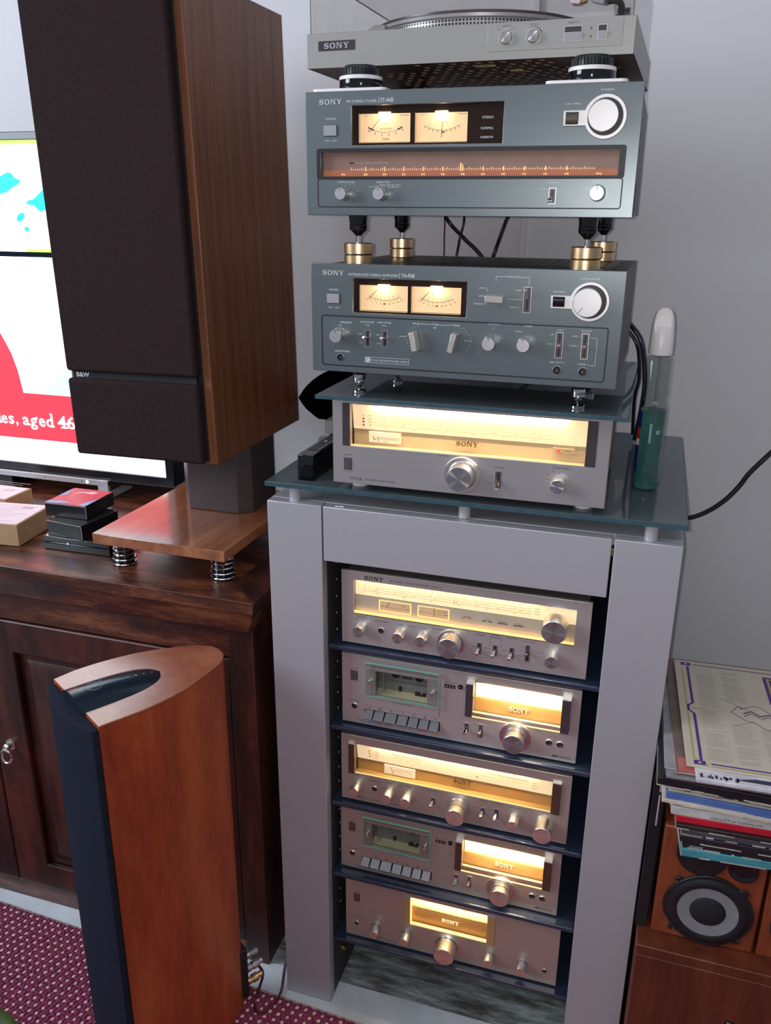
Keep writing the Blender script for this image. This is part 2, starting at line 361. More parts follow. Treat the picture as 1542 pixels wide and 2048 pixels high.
def serif_word(mb, word, x0, x1, zb, h, y, y1, mi=0):
    """slab-serif capitals, each a few raised blocks between planes y and y1"""
    def S():
        th = .20; pts = []
        mid = [(.80, .78), (.66, .90), (.46, .93), (.24, .86), (.17, .70), (.28, .57), (.52, .50), (.76, .42), (.85, .27), (.72, .11), (.48, .06), (.26, .11), (.13, .26)]
        w = [.10, .12, .12, .16, .2, .22, .24, .22, .2, .16, .12, .12, .10]
        L_, R_ = [], []
        P = catmull([(a, b, 0) for a, b in mid], 3); n = len(P)
        for i, p in enumerate(P):
            t = (P[min(i+1, n-1)]-P[max(i-1, 0)]).normalized(); q = i/3; a = int(q); ww = w[a]+(w[min(a+1, 12)]-w[a])*(q-a)
            L_.append((p.x-t.y*ww/2, p.y+t.x*ww/2)); R_.append((p.x+t.y*ww/2, p.y-t.x*ww/2))
        qs = [[L_[i], R_[i], R_[i+1], L_[i+1]] for i in range(n-1)]
        return qs+[[(.78, .64), (.90, .64), (.90, 1), (.80, 1)], [(.06, 0), (.16, 0), (.19, .36), (.06, .36)]], 1.0
    def O():
        n = 20; out = [(.55+.55*math.cos(2*PI*k/n), .5+.52*math.sin(2*PI*k/n)) for k in range(n)]; inn = [(.55+.30*math.cos(2*PI*k/n), .5+.40*math.sin(2*PI*k/n)) for k in range(n)]
        return [[inn[k], out[k], out[(k+1) % n], inn[(k+1) % n]] for k in range(n)], 1.1
    def N():
        return [[(.12, 0), (.26, 0), (.26, 1), (.12, 1)], [(0, 0), (.40, 0), (.40, .09), (0, .09)], [(0, .91), (.34, .91), (.34, 1), (0, 1)],
                [(.20, 1), (.86, 0), (1.08, 0), (.44, 1)], [(.94, 0), (1.08, 0), (1.08, 1), (.94, 1)], [(.78, .91), (1.22, .91), (1.22, 1), (.78, 1)]], 1.22
    def Y():
        return [[(.44, 0), (.68, 0), (.68, .46), (.44, .46)], [(.30, 0), (.82, 0), (.82, .09), (.30, .09)], [(.10, 1), (.44, .40), (.66, .46), (.36, 1)],
                [(.86, 1), (.56, .42), (.68, .40), (.98, 1)], [(0, .91), (.48, .91), (.48, 1), (0, 1)], [(.72, .91), (1.12, .91), (1.12, 1), (.72, 1)]], 1.12
    fn = dict(S=S, O=O, N=N, Y=Y); x = 0; parts = []
    for ch in word:
        q, w = fn[ch](); parts.append((x, q)); x += w+.16
    k = (x1-x0)/(x-.16)
    for ox, q in parts:
        for p in q:
            pp = [(x0+(ox+a)*k, zb+b*h) for a, b in p]
            ar = sum(pp[i][0]*pp[(i+1) % len(pp)][1]-pp[(i+1) % len(pp)][0]*pp[i][1] for i in range(len(pp)))
            if ar < 0: pp = pp[::-1]
            mb.prism(pp, y, y1, mi)
    return mb

# ------------------------------------------------------------------ controls (local unit frame: x right, y into the cabinet, z up; mm in, m out)
mm = .001
def panel(mb, x0, x1, z0, z1, yf, yb, holes, mi=0):
    xs = sorted({x0, x1, *[h[0] for h in holes], *[h[1] for h in holes]}); zs = sorted({z0, z1, *[h[2] for h in holes], *[h[3] for h in holes]})
    def hole(cx, cz): return any(a < cx < b and c < cz < d for a, b, c, d in holes)
    vi = {}; k0 = len(mb.v)
    def V(i, j, y):
        k = (i, j, y)
        if k not in vi: vi[k] = len(mb.v); mb.v.append((xs[i], y, zs[j]))
        return vi[k]
    nx, nz = len(xs)-1, len(zs)-1
    S = [[not hole((xs[i]+xs[i+1])/2, (zs[j]+zs[j+1])/2) for j in range(nz)] for i in range(nx)]
    def solid(i, j): return 0 <= i < nx and 0 <= j < nz and S[i][j]
    for i in range(nx):
        for j in range(nz):
            if not S[i][j]: continue
            q = [(V(i, j, yf), V(i+1, j, yf), V(i+1, j+1, yf), V(i, j+1, yf)), (V(i, j, yb), V(i, j+1, yb), V(i+1, j+1, yb), V(i+1, j, yb))]
            if not solid(i-1, j): q.append((V(i, j, yf), V(i, j+1, yf), V(i, j+1, yb), V(i, j, yb)))
            if not solid(i+1, j): q.append((V(i+1, j, yf), V(i+1, j, yb), V(i+1, j+1, yb), V(i+1, j+1, yf)))
            if not solid(i, j-1): q.append((V(i, j, yf), V(i, j, yb), V(i+1, j, yb), V(i+1, j, yf)))
            if not solid(i, j+1): q.append((V(i, j+1, yf), V(i+1, j+1, yf), V(i+1, j+1, yb), V(i, j+1, yb)))
            mb.f += q; mb.m += [mi]*len(q)
    return mb
def knob(par, x, z, r, ln, rb=None, w0=0, side='knob_side', cap='spun', ringr=0, ptr=None, seam=0, name='knob', ringw=2, capcol=None, taper=.96):
    b = MB(); rb = rb or r
    x, z, r, ln, rb, w0, ringr = [t*mm for t in (x, z, r, ln, rb, w0, ringr)]
    prof = [(rb*1.02, w0), (rb*1.02, w0+ln*.06)]
    mis = [0]
    if seam: prof += [(r*1.0, w0+ln*.08), (r, ln*seam-.0004), (r*.955, ln*seam-.0002), (r*.955, ln*seam+.0005), (r*.99, ln*seam+.0007)]; mis += [0, 0, 2, 2, 0]
    else: prof += [(r, w0+ln*.12)]; mis += [0]
    prof += [(r*taper, ln-.0008), (r*(taper-.045), ln)]; mis += [0, 0]
    prof += [(r*.03, ln+.00002)]; mis += [1]
    b.lathe(prof, n=40, mis=mis)
    o = obj(name, b, [side, cap, 'groove'], par, (x, 0, z), smooth=28)
    if ptr is not None:
        q = MB(); a = math.radians(ptr); d = (math.cos(a), math.sin(a))
        q.line(d[0]*r*.45, d[1]*r*.45, d[0]*r*.92, d[1]*r*.92, .0007, -ln-.00012)
        obj('pointer', q, 'print_k', o)
    if ringr:
        q = MB(); q.lathe([(ringr, 0), (ringr, ringw*mm*.6), (ringr*.97, ringw*mm), (max(rb, r)*1.06, ringw*mm), (max(rb, r)*1.03, ringw*mm*.3)], n=48)
        obj('knob_ring', q, 'knob_side', par, (x, 0, z), smooth=28)
    return o
def jack(par, x, z, r=5.3, lit=True):
    b = MB(); b.lathe([(r*mm, 0), (r*mm, .0012), (r*.90*mm, .0018), (r*.74*mm, .0018), (r*.60*mm, .0006)], n=28, mis=[0, 0, 1, 1], caps=False)
    b.lathe([(r*.62*mm, .0002), (r*.6*mm, .0004)], n=28, mi=1)
    b.lathe([(r*.36*mm, .0004), (r*.30*mm, .0007), (r*.18*mm, .0005)], n=16, mi=2)
    return obj('jack_socket', b, ['knob_side', 'black', 'dark_bar'], par, (x*mm, 0, z*mm))
def toggle(par, x0, x1, z0, z1, tx, tz, tw, r=2.6, flat=True, plate='knob_matte', name='toggle_switch'):
    b = MB(); x0, x1, z0, z1, tx, tz, tw, r = [t*mm for t in (x0, x1, z0, z1, tx, tz, tw, r)]; cx = (x0+x1)/2
    b.ring([(x0, z0), (x1, z0), (x1, z1), (x0, z1)], [(x0+.0008, z0+.0008), (x1-.0008, z0+.0008), (x1-.0008, z1-.0008), (x0+.0008, z1-.0008)], -.0006, 0, y1=0)
    b.quad(x0+.0008, x1-.0008, z0+.0008, z1-.0008, -.0002, 1)
    b.box(cx-.0014, cx+.0014, -.0004, 0, z0+.003, z1-.003, 2)
    s = obj(name, b, [plate, 'btn_dark', 'black'], par)
    l = MB(); bz = z0+(z1-z0)*.55
    if flat: l.hexa([(cx-r*.6, 0, bz-r*.5), (cx+r*.6, 0, bz-r*.5), (cx+r*.6, 0, bz+r*.5), (cx-r*.6, 0, bz+r*.5)],
                    [(tx-r*.9, -tw, tz-r*.6), (tx+r*.9, -tw, tz-r*.6), (tx+r*.9, -tw, tz+r*.55), (tx-r*.9, -tw, tz+r*.55)])
    else: l.tube([(cx, 0, bz), ((cx*.4+tx*.6), -tw*.6, bz*.4+tz*.6), (tx, -tw, tz)], [r*.6, r*.8, r, r*1.05], 12, 0, 0)
    l.f = [tuple(reversed(f)) for f in l.f]
    obj('lever', l, 'chrome' if flat else 'knob_side', s, bevel=.0004)
    return s
def rocker(par, x0, x1, z0, z1, mat='btn_dark', w=2.0, name='power_button'):
    b = MB(); x0, x1, z0, z1 = [t*mm for t in (x0, x1, z0, z1)]
    b.box(x0-.0006, x1+.0006, -.0003, 0, z0-.0006, z1+.0006, 0)
    b.box(x0, x1, -w*mm, 0, z0, z1, 1)
    return obj(name, b, ['groove', mat], par, bevel=.0005)
def needle(mb, x0, z0, x1, z1, y, mi, t=.0006): mb.line(x0*mm, z0*mm, x1*mm, z1*mm, t, y, mi)
def point(name, loc, e, col, par=None, size=.004):
    l = bpy.data.lights.new(name, 'POINT'); l.energy = e; l.color = col; l.shadow_soft_size = size
    o = bpy.data.objects.new(name, l); COL.objects.link(o); o.location = loc
    if par: o.parent = par
    return o
def strip_lamp(name, par, x0, x1, y, z, e, col, sz=.004, rotx=0):
    l = bpy.data.lights.new(name, 'AREA'); l.shape = 'RECTANGLE'; l.size = x1-x0; l.size_y = sz; l.energy = e; l.color = col
    o = bpy.data.objects.new(name, l); COL.objects.link(o); o.location = ((x0+x1)/2, y, z); o.rotation_euler = (rotx, 0, 0); o.parent = par
    return o
WARM = (1, .74, .42)

def unit_body(par, w, h, d, holes, face, case='case_dark', ft=.006, bev=.0008, side_in=.004, top_in=.004):
    b = MB(); panel(b, 0, w, 0, h, 0, ft, holes); obj('front_panel', b, face, par, bevel=bev)
    c = MB()
    c.box(side_in, w-side_in, ft+.026, d, top_in*.4, h-top_in)
    # shell round the dial recess
    c.box(side_in, side_in+.0015, ft, ft+.026, top_in*.4, h-top_in); c.box(w-side_in-.0015, w-side_in, ft, ft+.026, top_in*.4, h-top_in)
    c.box(side_in, w-side_in, ft, ft+.026, h-top_in-.0015, h-top_in); c.box(side_in, w-side_in, ft, ft+.026, top_in*.4, top_in*.4+.0015)
    return obj('case', c, case, par)
def feet(par, w, d, gap, mat='white', r=.013, inset=(.032, .038)):
    for x in (inset[0], w-inset[0]):
        for y in (inset[1], d-inset[1]):
            b = MB(); b.lathe([(r*.9, 0), (r, gap*.3), (r, gap)], c=(x, y, -gap), axis='z', n=24); obj('foot', b, mat, par)

# ================================================================== the setting
b = MB(); b.box(-2.6, 2.4, .60, .68, 0, 2.7); struct('wall_back', b, 'wall')
b = MB(); b.box(-2.6, 2.4, -2.6, .60, -.05, 0); struct('floor', b, 'marble')
b = MB(); b.box(.2005, .2125, .590, .60, 1.1, 2.6); struct('trim_1', b, 'wall', bevel=.001)
b = MB(); b.box(-1.9, .553, .0485, .0515, 0, .0012)   # narrow threshold line between painted daylit strip and marble
b = MB(); b.box(-2.0, 1.6, -.09, .052, 0, .0015); struct('daylit_strip', b, 'marble_daylit')  # daylight along the front of the marble, painted as a strip

# carpet: edge line runs very slightly askew to the wall
carpet = thing('carpet', (0, 0, 0), 'burgundy wool carpet with rows of cream knots on the floor', 'carpet')
def ey(x): return -.0220-.0455*(x+.0143)      # carpet edge
b = MB()
XL = -1.2
b.hexa([(XL, -2.2, .0016), (1.6, -2.2, .0016), (1.6, ey(1.6)-.010, .0016), (XL, ey(XL)-.010, .0016)],
                 [(XL, -2.2, .010), (1.6, -2.2, .010), (1.6, ey(1.6)-.010, .010), (XL, ey(XL)-.010, .010)])
obj('pile', b, 'rug', carpet)
b = MB(); x = -1.2
while x < .54:
    w = .0044; b.hexa([(x, ey(x)-.012, .0016), (x+w, ey(x+w)-.012, .0016), (x+w-.001, ey(x+w)+R.uniform(-.001, .0015), .0016), (x+.0003, ey(x)+R.uniform(-.001, .0015), .0016)],
                      [(x, ey(x)-.012, .0075), (x+w, ey(x+w)-.012, .0075), (x+w-.001, ey(x+w)-.001, .005), (x+.0003, ey(x)-.001, .005)]); x += .0050
o = obj('fringe', b, 'fringe', carpet); o['kind'] = 'stuff'
b = MB(); rb = MB(); base = MB(); base.lathe([(.25, -.1), (.8, .25), (1, .6), (.72, .92), (.2, 1)], axis='z', n=7, caps=True)
def blob(mb, x, y, z, sx, sy, sz, a):
    ca, sa = math.cos(a), math.sin(a)
    mb.add([(x+(vx*sx)*ca-(vy*sy)*sa, y+(vx*sx)*sa+(vy*sy)*ca, z+vz*sz) for vx, vy, vz in base.v], base.f)
px_, py_ = .0187, .0136
for j in range(50):
    for i in range(-63, 62):
        x = i*px_-(.005*j) % px_+R.uniform(-.0010, .0010); y = ey(x)-.019-j*py_+R.uniform(-.0008, .0008)
        if y < -.72: continue
        blob(b, x, y, .0085, R.uniform(.0036, .0050), R.uniform(.0026, .0034), R.uniform(.0045, .0065), R.uniform(.5, 1.1))
        for q in range(3):
            blob(rb, x+(px_*.5 if q < 2 else .002)+R.uniform(-.002, .002), y+(-.0034, .0034, .0068)[q]+R.uniform(-.001, .001), .0078, R.uniform(.0044, .0056), R.uniform(.0032, .0040), .0052, R.uniform(.2, 1.4))
o = obj('cream_knots', b, 'tuft', carpet); o['kind'] = 'stuff'
o = obj('wool_loops', rb, 'rug', carpet); o['kind'] = 'stuff'

# ================================================================== media rack
rk = thing('media_rack', (0, 0, 0), 'tall silver rack with dark shelves and closed drawer under the glass top', 'rack')
X0, X1, XI0, XI1, ZT, ZD = -.0944, .5493, 0.0, .4551, 1.0587, .9645
b = MB(); b.box(X0, XI0, 0, .022, 0, ZT); obj('upright_panel', b, 'rack', rk, bevel=.0012)
b = MB(); b.box(XI1, X1, 0, .022, 0, ZT); obj('upright_panel', b, 'rack', rk, bevel=.0012)
b = MB(); b.box(X0+.002, X0+.016, .022, .48, 0, ZT-.0005); obj('side_panel', b, 'rack', rk)
b = MB(); b.box(X1-.016, X1-.002, .022, .48, 0, ZT-.0005); obj('side_panel', b, 'rack', rk)
b = MB(); b.box(-.016, -.0005, .022, .48, 0, ZT-.02); obj('inner_panel', b, 'rack_in', rk)
b = MB(); b.box(XI1+.0005, XI1+.016, .022, .48, 0, ZT-.02); obj('inner_panel', b, 'rack_in', rk)
b = MB(); b.box(-.016, XI1+.016, .455, .47, .15, ZT-.02); obj('back_panel', b, 'back_navy', rk)
b = MB(); b.box(X0, X1, .0225, .49, ZT-.018, ZT); obj('top_board', b, 'rack', rk, bevel=.0008)
dr = MB(); dr.box(XI0+.0025, XI1-.0040, .001, .021, ZD, ZT-.0005); d = obj('drawer_front', dr, 'rack', rk, bevel=.0012)
b = MB(); b.box(XI0+.012, XI1-.012, .0215, .30, ZD+.01, ZT-.025); obj('drawer_box', b, 'rack_in', d)
b = MB(); b.box(XI1-.0035, XI1-.0012, .006, .012, 1.030, 1.040); obj('catch', b, 'brass_dull', d)
b = MB()
for i, (a_, z_) in enumerate(((0, 0), (.004, .0012), (.008, -.001), (.013, .0004))): pass
b.tube([(.022, .007, ZT+.0004), (.026, .006, ZT+.0008), (.030, .008, ZT+.0004), (.036, .0072, ZT+.0006)], .0008, 6, 0, 3); obj('scratch', b, 'white', rk)
SHZ = [.8064, .6443, .4805, .3167, .1563]
for k, z in enumerate(SHZ):
    t = .010 if k < 4 else .0065
    b = MB(); b.box(.0005, .4546, .020 if k else .0185, .40, z-.0035-t, z-.0035); obj('shelf', b, 'shelf', rk, bevel=.0035 if k < 4 else .0015, segs=3)
for y0 in (.0655, .40):
    z = .20
    while z < .95:
        if all(not (s-.016 < z < s) for s in SHZ):
            b = MB(); b.lathe([(.0016, 0), (.0016, .001), (.0008, .0012)], axis='x', n=8, c=(-.0006, y0, z)); obj('peg_hole', b, 'white', rk)
        z += .032
for (x, y, z, r) in ((-.0005, .072, .0735, .0065), (XI1-.007, .22, .045, .005), (XI1-.006, .05, .300, .003)):
    b = MB(); b.lathe([(r, 0), (r, .005), (r*.6, .0075), (r*.2, .008)] if x < .1 else [(r*.4, 0), (r, .002), (r, .007)], axis='x', n=16, c=(x, y, z)); obj('peg', b, 'brass_dull', rk)
# glass top on metal spacers
gt = thing('glass_shelf', (0, 0, 0), 'blue tinted glass top raised on short silver spacers above the silver rack', 'glass shelf')
b = MB(); b.box(-.0938, .5510, -.0062, .5119, 1.0853, 1.0933); obj('glass_plate', b, ['glass_rack'], gt, bevel=.0008)
b = MB(); b.box(-.0938, .5510, -.00665, -.0064, 1.0857, 1.0929); b.box(.5512, .55145, -.0062, .5119, 1.0857, 1.0929); obj('polished_edge', b, 'glass_edge', gt)
for x, y in ((-.0512, .0165), (.2280, .024), (.5040, .0170), (-.0512, .46), (.5040, .46)):
    b = MB(); b.lathe([(.0095, 0), (.0095, .0262)], c=(x, y, 1.0589), axis='z', n=28); obj('spacer', b, 'silver_pl', gt)

# ================================================================== small silver units
def letters(par, name, fn, mat, **k):
    b = MB(); fn(b); return obj(name, b, mat, par, smooth=30, **k)
def T(b, s, x0, x1, z, h, w=.15, mi=0, bold=0, rise=0): text(b, s, x0*mm, x1*mm, z*mm, h*mm, -w*mm, mi, bold, rise)
def Ln(b, x0, z0, x1, z1, t=.4, w=.15, mi=0): b.line(x0*mm, z0*mm, x1*mm, z1*mm, t*mm, -w*mm, mi)
def box_mm(b, x0, x1, w0, w1, z0, z1, mi=0): b.box(x0*mm, x1*mm, -w1*mm, -w0*mm, z0*mm, z1*mm, mi)
def scale_rows(b, x0, x1, rows, y_of, nums, mi=0, h=2.2, ticks=22, w=.0):
    """tuning scale printed on a plate; y_of(z) gives plate depth in m"""
    for ri, z in enumerate(rows):
        yy = y_of(z)-.0003
        b.add([(x0*mm, yy, z*mm), (x1*mm, yy, z*mm), (x1*mm, yy, z*mm+.0004), (x0*mm, yy, z*mm+.0004)], [(0, 1, 2, 3)], mi)
        for i in range(ticks):
            x = x0+(x1-x0)*(i+.5)/ticks
            hh = 1.4 if i % 2 else .8
            b.add([(x*mm, yy, z*mm), ((x+.35)*mm, yy, z*mm), ((x+.35)*mm, yy, (z+hh)*mm), (x*mm, yy, (z+hh)*mm)], [(0, 1, 2, 3)], mi)
        for i, n_ in enumerate(nums[ri % len(nums)]):
            x = x0+(x1-x0)*(i+.35)/len(nums[ri % len(nums)])
            text(b, n_, x*mm, (x+len(n_)*1.7)*mm, (z-3.0 if ri else z+2.0)*mm, h*mm*.8, yy, mi)
FMN = [['88', '90', '92', '94', '96', '98', '100', '102', '104', '106', '108'], ['6', '8', '10', '12', '15', '20'], ['55', '60', '70', '80', '100', '120', '140', '160'], ['150', '180', '200', '250', '300', '350']]

# ---- FM/AM tuner on the glass top
U1 = thing('stereo_tuner', (.0257, -.0089, 1.1052), 'silver stereo tuner with wide lit dial, standing on the blue glass top of the rack', 'tuner', .0057)
Wd, H1 = .4101, .1374
unit_body(U1, Wd, H1, .30, [(27.6*mm, 377.6*mm, 60.4*mm, 124.8*mm)], 'alu_lav', case='brown_case')
feet(U1, Wd, .30, .0119, 'white', .014)
b = MB(); box_mm(b, 409.5, 410.5, -7, -.5, 0, 137); obj('edge_trim', b, 'brass_dull', U1); b = MB(); box_mm(b, -.8, 0, -7, -.5, 0, 137); obj('edge_trim', b, 'brass_dull', U1)
for x0 in (15.6, 377.6):
    b = MB(); box_mm(b, x0, x0+(12 if x0 < 99 else 14.3), 0, 1.2, 60, 126); obj('side_bar', b, 'dark_bar', U1, bevel=.0004)
def recess(par, x0, x1, z0, z1, zs, d1, d2, hot='dial_hot', low='gold_pale', lamp=True, pw=1.2, hotend=True):
    """lit dial recess: sloping scale plate above zs, metal plate below, glowing bottom lip, hidden lamp at the top"""
    x0, x1, z0, z1, zs, d1, d2 = [t*mm for t in (x0, x1, z0, z1, zs, d1, d2)]
    b = MB()
    b.add([(x0+.0005, d1, zs), (x1-.0005, d1, zs), (x1-.0005, d2, z1+.002), (x0+.0005, d2, z1+.002)], [(0, 1, 2, 3)])
    o = obj('scale_plate', b, hot, par)
    b = MB(); b.quad(x0+.0005, x1-.0005, z0-.002, zs, d1+.0015); b.add([(x0+.0005, d1, zs), (x0+.0005, d1+.0015, zs), (x1-.0005, d1+.0015, zs), (x1-.0005, d1, zs)], [(0, 1, 2, 3)])
    obj('dial_plate', b, low, par)
    b = MB(); b.add([(x0, .006, z0-.0005), (x1, .006, z0-.0005), (x1, d1+.001, z0-.0005), (x0, d1+.001, z0-.0005)], [(0, 1, 2, 3)]); b.box(x0, x1, .0015, .0045, z0+.0004, z0+.0016)
    for xx in (x0+.0002, x1-.0002): b.add([(xx, .006, z0), (xx, d2, z0), (xx, d2, z1), (xx, .006, z1)], [(0, 1, 2, 3)])
    obj('dial_edge', b, low, par)
    b = MB(); b.box(x0+.001, x1-.001, .0004, .0022, z0+.0002, z0+.0013); obj('glowing_lip', b, 'lip', par)
    b = MB(); b.box(x0+.0001, x1-.0001, .0001, .0015, z0+.0001, z1-.0001); obj('dial_glass', b, 'lens', par)
    if lamp:
        strip_lamp('dial_light', par, x0+.035, x1-.03, d2*.5, z1+.0006, pw, WARM, d2*.7, math.radians(6))
recess(U1, 27.6, 377.6, 60.4, 124.8, 84, 16, 9, low='gold_pale', pw=1.9)
m_ = MB(); box_mm(m_, 53.3, 103.6, -15.5, -13.5, 65, 81.5); mt = obj('signal_meter', m_, 'vu_pale', U1, bevel=.0003)
def f(b):
    for i in range(14):
        a = i/13; Ln(b, 68+a*32, 70+3*a*(1-a)*0, 68+a*32+1.2, 73.5+(i % 2), .5, -13.3)
    Ln(b, 60, 74, 62, 69.5, 1.2, -13.3); Ln(b, 62, 69.5, 64.5, 70, 1, -13.3); Ln(b, 66.5, 74, 69, 66.5, .8, -13.3); T(b, 'SIGNAL', 76, 84, 67, 1.3, -13.3)
letters(mt, 'meter_print', f, 'print_k')
b = MB(); serif_word(b, 'SONY', .1887, .2218, .0705, .0072, .0135, .0155); obj('logo', b, 'gold_relief', U1)
b = MB(); box_mm(b, 331, 361.5, -16, -13.5, 72.6, 79.8); s_ = obj('stereo_plate', b, 'gold_pale', U1)
b = MB(); b.lathe([(.0028, 0), (.0024, .001), (.001, .0014)], c=(.3385, .0135, .0762), n=16); obj('stereo_lamp', b, 'red_led', s_)
letters(s_, 'stereo_print', lambda b: T(b, 'STEREO', 346, 357, 75.2, 2, -13.3), 'print_k')
slope1 = lambda z: .016+(.009-.016)*(z-84)/(124.8+2-84)
def f(b): scale_rows(b, 62, 330, [108, 102.5, 96.5, 91], lambda z: slope1(z), FMN, 0)
letters(U1, 'scale_print', f, plain('faded_gold_print', (.42, .30, .14), .6))
b = MB()
for i, z in enumerate((106, 101, 96, 90.8)):
    yy = slope1(z)-.0006; b.prism(circ(.0450-.0002*i, z*mm, .0016, 10), yy, yy+.0004, 1 if i == 0 else 0)
obj('band_markers', b, ['red_mark', 'white'], U1)
def f(b):
    for s, z in zip(('FM', 'SW', 'MW', 'LW'), (105, 100, 95, 90)): text(b, s, .0530, .0575, z*mm, .0022, slope1(z)-.0006)
letters(U1, 'band_print', f, 'print_k')
rocker(U1, 17.8, 29.2, 22.3, 40, 'btn_dark')
knob(U1, 202.8, 31, 19.6, 26, 21, ringr=27.5, ringw=3)
knob(U1, 343.2, 31.4, 10.6, 18, 10.8, ringr=0)
toggle(U1, 251.5, 261.8, 15, 41.8, 257, 17.6, 16, 3.0)
def f(b):
    T(b, 'POWER', 17, 30, 44.5, 2); T(b, 'ON   OFF', 17, 31, 18.2, 1.2); T(b, 'ST-212L', 27.2, 47.7, 6.6, 4.2, bold=.008); T(b, 'FM STEREO / FM-AM TUNER', 51.4, 98.8, 7.2, 2.6)
    T(b, 'TUNING', 166, 182, 58-1.5, 2.4); T(b, 'MUTING', 251, 265, 45.5, 2.3); T(b, 'FUNCTION', 334, 357, 53, 2.4)
    T(b, 'ON', 243.5, 248, 32, 1.5); T(b, 'OFF', 242, 248, 21, 1.5); T(b, 'SW', 333, 337.5, 48, 1.5); T(b, 'MW', 325, 330, 43, 1.5); T(b, 'LW', 324, 328, 35, 1.5)
    Ln(b, 336.5, 47, 338, 44.6, .5); Ln(b, 343.5, 49, 343.5, 46, .5)
letters(U1, 'front_print', f, 'print_k')

# ---- receiver on the top shelf of the rack
U2 = thing('stereo_receiver', (.0222, .0295, .8064), 'silver stereo receiver with a large knob over its dial, topmost unit inside the rack', 'receiver', -.0012)
unit_body(U2, .41, .134, .30, [(21.9*mm, 387.2*mm, 57.3*mm, 118*mm)], 'alu')
feet(U2, .41, .30, .0034, 'black', .010)
b = MB(); b.quad(.0219, .3872, .0887, .119, .0085); obj('scale_plate', b, 'dial_soft', U2)
b = MB(); b.quad(.0219, .3872, .056, .0887, .0075); obj('dial_plate', b, 'grey_plate', U2)
b = MB(); b.box(.0222, .3868, .0004, .0068, .0575, .0590); b.box(.0222, .3868, .0004, .003, .0605, .0612); obj('glowing_lip', b, 'lip', U2)
b = MB(); b.box(.0220, .3871, .0001, .0015, .0574, .1179); obj('dial_glass', b, 'lens', U2)
b = MB(); b.box(.0219, .3872, -.0004, 0, .0562, .0573); obj('lower_rim', b, 'dark_bar', U2)
strip_lamp('dial_light', U2, .03, .33, .005, .1185, .34, WARM, .004, math.radians(10))
for x0, x1 in ((64.1, 120.3), (131.2, 185.2)):
    b = MB(); b.ring([(x0*mm, .0648), (x1*mm, .0648), (x1*mm, .085), (x0*mm, .085)], [((x0+2)*mm, .0665), ((x1-2)*mm, .0665), ((x1-2)*mm, .0833), ((x0+2)*mm, .0833)], .0066, 1)
    b.quad((x0+2)*mm, (x1-2)*mm, .0665, .0833, .0070, 0); mt = obj('level_meter', b, ['vu_brown', 'lip'], U2)
    def f(b, x0=x0, x1=x1):
        b.line((x0+3)*mm, .0735, (x0+9)*mm, .0735, .0008, .0068); b.line((x1-9)*mm, .0735, (x1-3)*mm, .0735, .0008, .0068); b.line((x0+10)*mm, .0725, (x1-10)*mm, .0725, .0003, .0068)
        for i in range(5): b.line((x0+12+i*8)*mm, .0725, (x0+12+i*8)*mm, .0740, .0005, .0068)
        if x0 < 100: b.line((x0+13)*mm, .0725, (x0+19)*mm, .0825, .0008, .0067); text(b, 'SIGNAL', .104, .112, .0775, .0018, .0068)
        else: b.line((x0+28)*mm, .068, (x0+28)*mm, .0830, .0008, .0067); text(b, 'FM TUNING', .166, .180, .0775, .0018, .0068)
    letters(mt, 'meter_print', f, 'print_k')
def f(b):
    scale_rows(b, 43, 318, [111.5, 105.2, 101.0, 96.8], lambda z: .0085, FMN, 0, ticks=26)
    b.line(.192, .094, .192, .117, .0005, .0080)
    for s, z in zip(('FM', 'SW', 'MW', 'LW'), (112, 105.5, 100.5, 95.5)): text(b, s, .036, .0415, z*mm, .0022, .0082)
    for s, z in zip(('MHz', 'MHz', 'kHz', 'kHz'), (111.5, 106, 101.5, 97)): text(b, s, .322, .330, z*mm, .0022, .0082)
letters(U2, 'scale_print', f, plain('brown_print', (.05, .03, .015), .6))
b = MB(); b.box(.2054, .2104, .0068, .0074, .0737, .0745); b.box(.2164, .2214, .0068, .0074, .0737, .0745); obj('stereo_marker', b, 'red_mark', U2)
for i, (x0, x1) in enumerate(((239.3, 255.4), (264.7, 280.7), (289.8, 306.1))):
    b = MB(); b.box(x0*mm, x1*mm, .0068, .0074, .0728, .0740, 0)
    if i == 0: b.box((x0+6)*mm, (x0+10)*mm, .0066, .0074, .0728, .0740, 1)
    obj('source_marker', b, ['dark_bar', 'green_mark'], U2)
def f(b):
    for s, x0, x1 in (('STEREO', 208, 219, ), ('TUNER', 242.5, 252), ('PHONO', 267.5, 277.5), ('TAPE', 294, 302)): text(b, s, x0*mm, x1*mm, .0757, .0018, .0068)
letters(U2, 'source_print', f, 'print_k')
b = MB(); serif_word(b, 'SONY', .0405, .0736, .1215, .0068, -.0006, 0); obj('logo', b, 'print_k', U2)
knob(U2, 356.9, 88.3, 20.1, 28, 20, side='knob_side', ptr=90, cap='spun_rack')
for x in (35.9, 104.5, 143.6): knob(U2, x, 31.8, 9.9, 20, 9.8, cap='spun_rack')
knob(U2, 355.8, 31.2, 10.8, 20, 10.6, cap='spun_rack')
knob(U2, 191.5, 30.2, 18.8, 25, 19, ringr=23.5, ringw=3, ptr=90, cap='spun_rack')
jack(U2, 70.5, 32)
for x in (237.8, 263.9, 290.8): toggle(U2, x-4.2, x+4.2, 16.2, 37.5, x-1.8, 22.5, 14, 3.0)
toggle(U2, 311.9, 320.3, 15.5, 46.5, 315.2, 35, 14, 3.0)
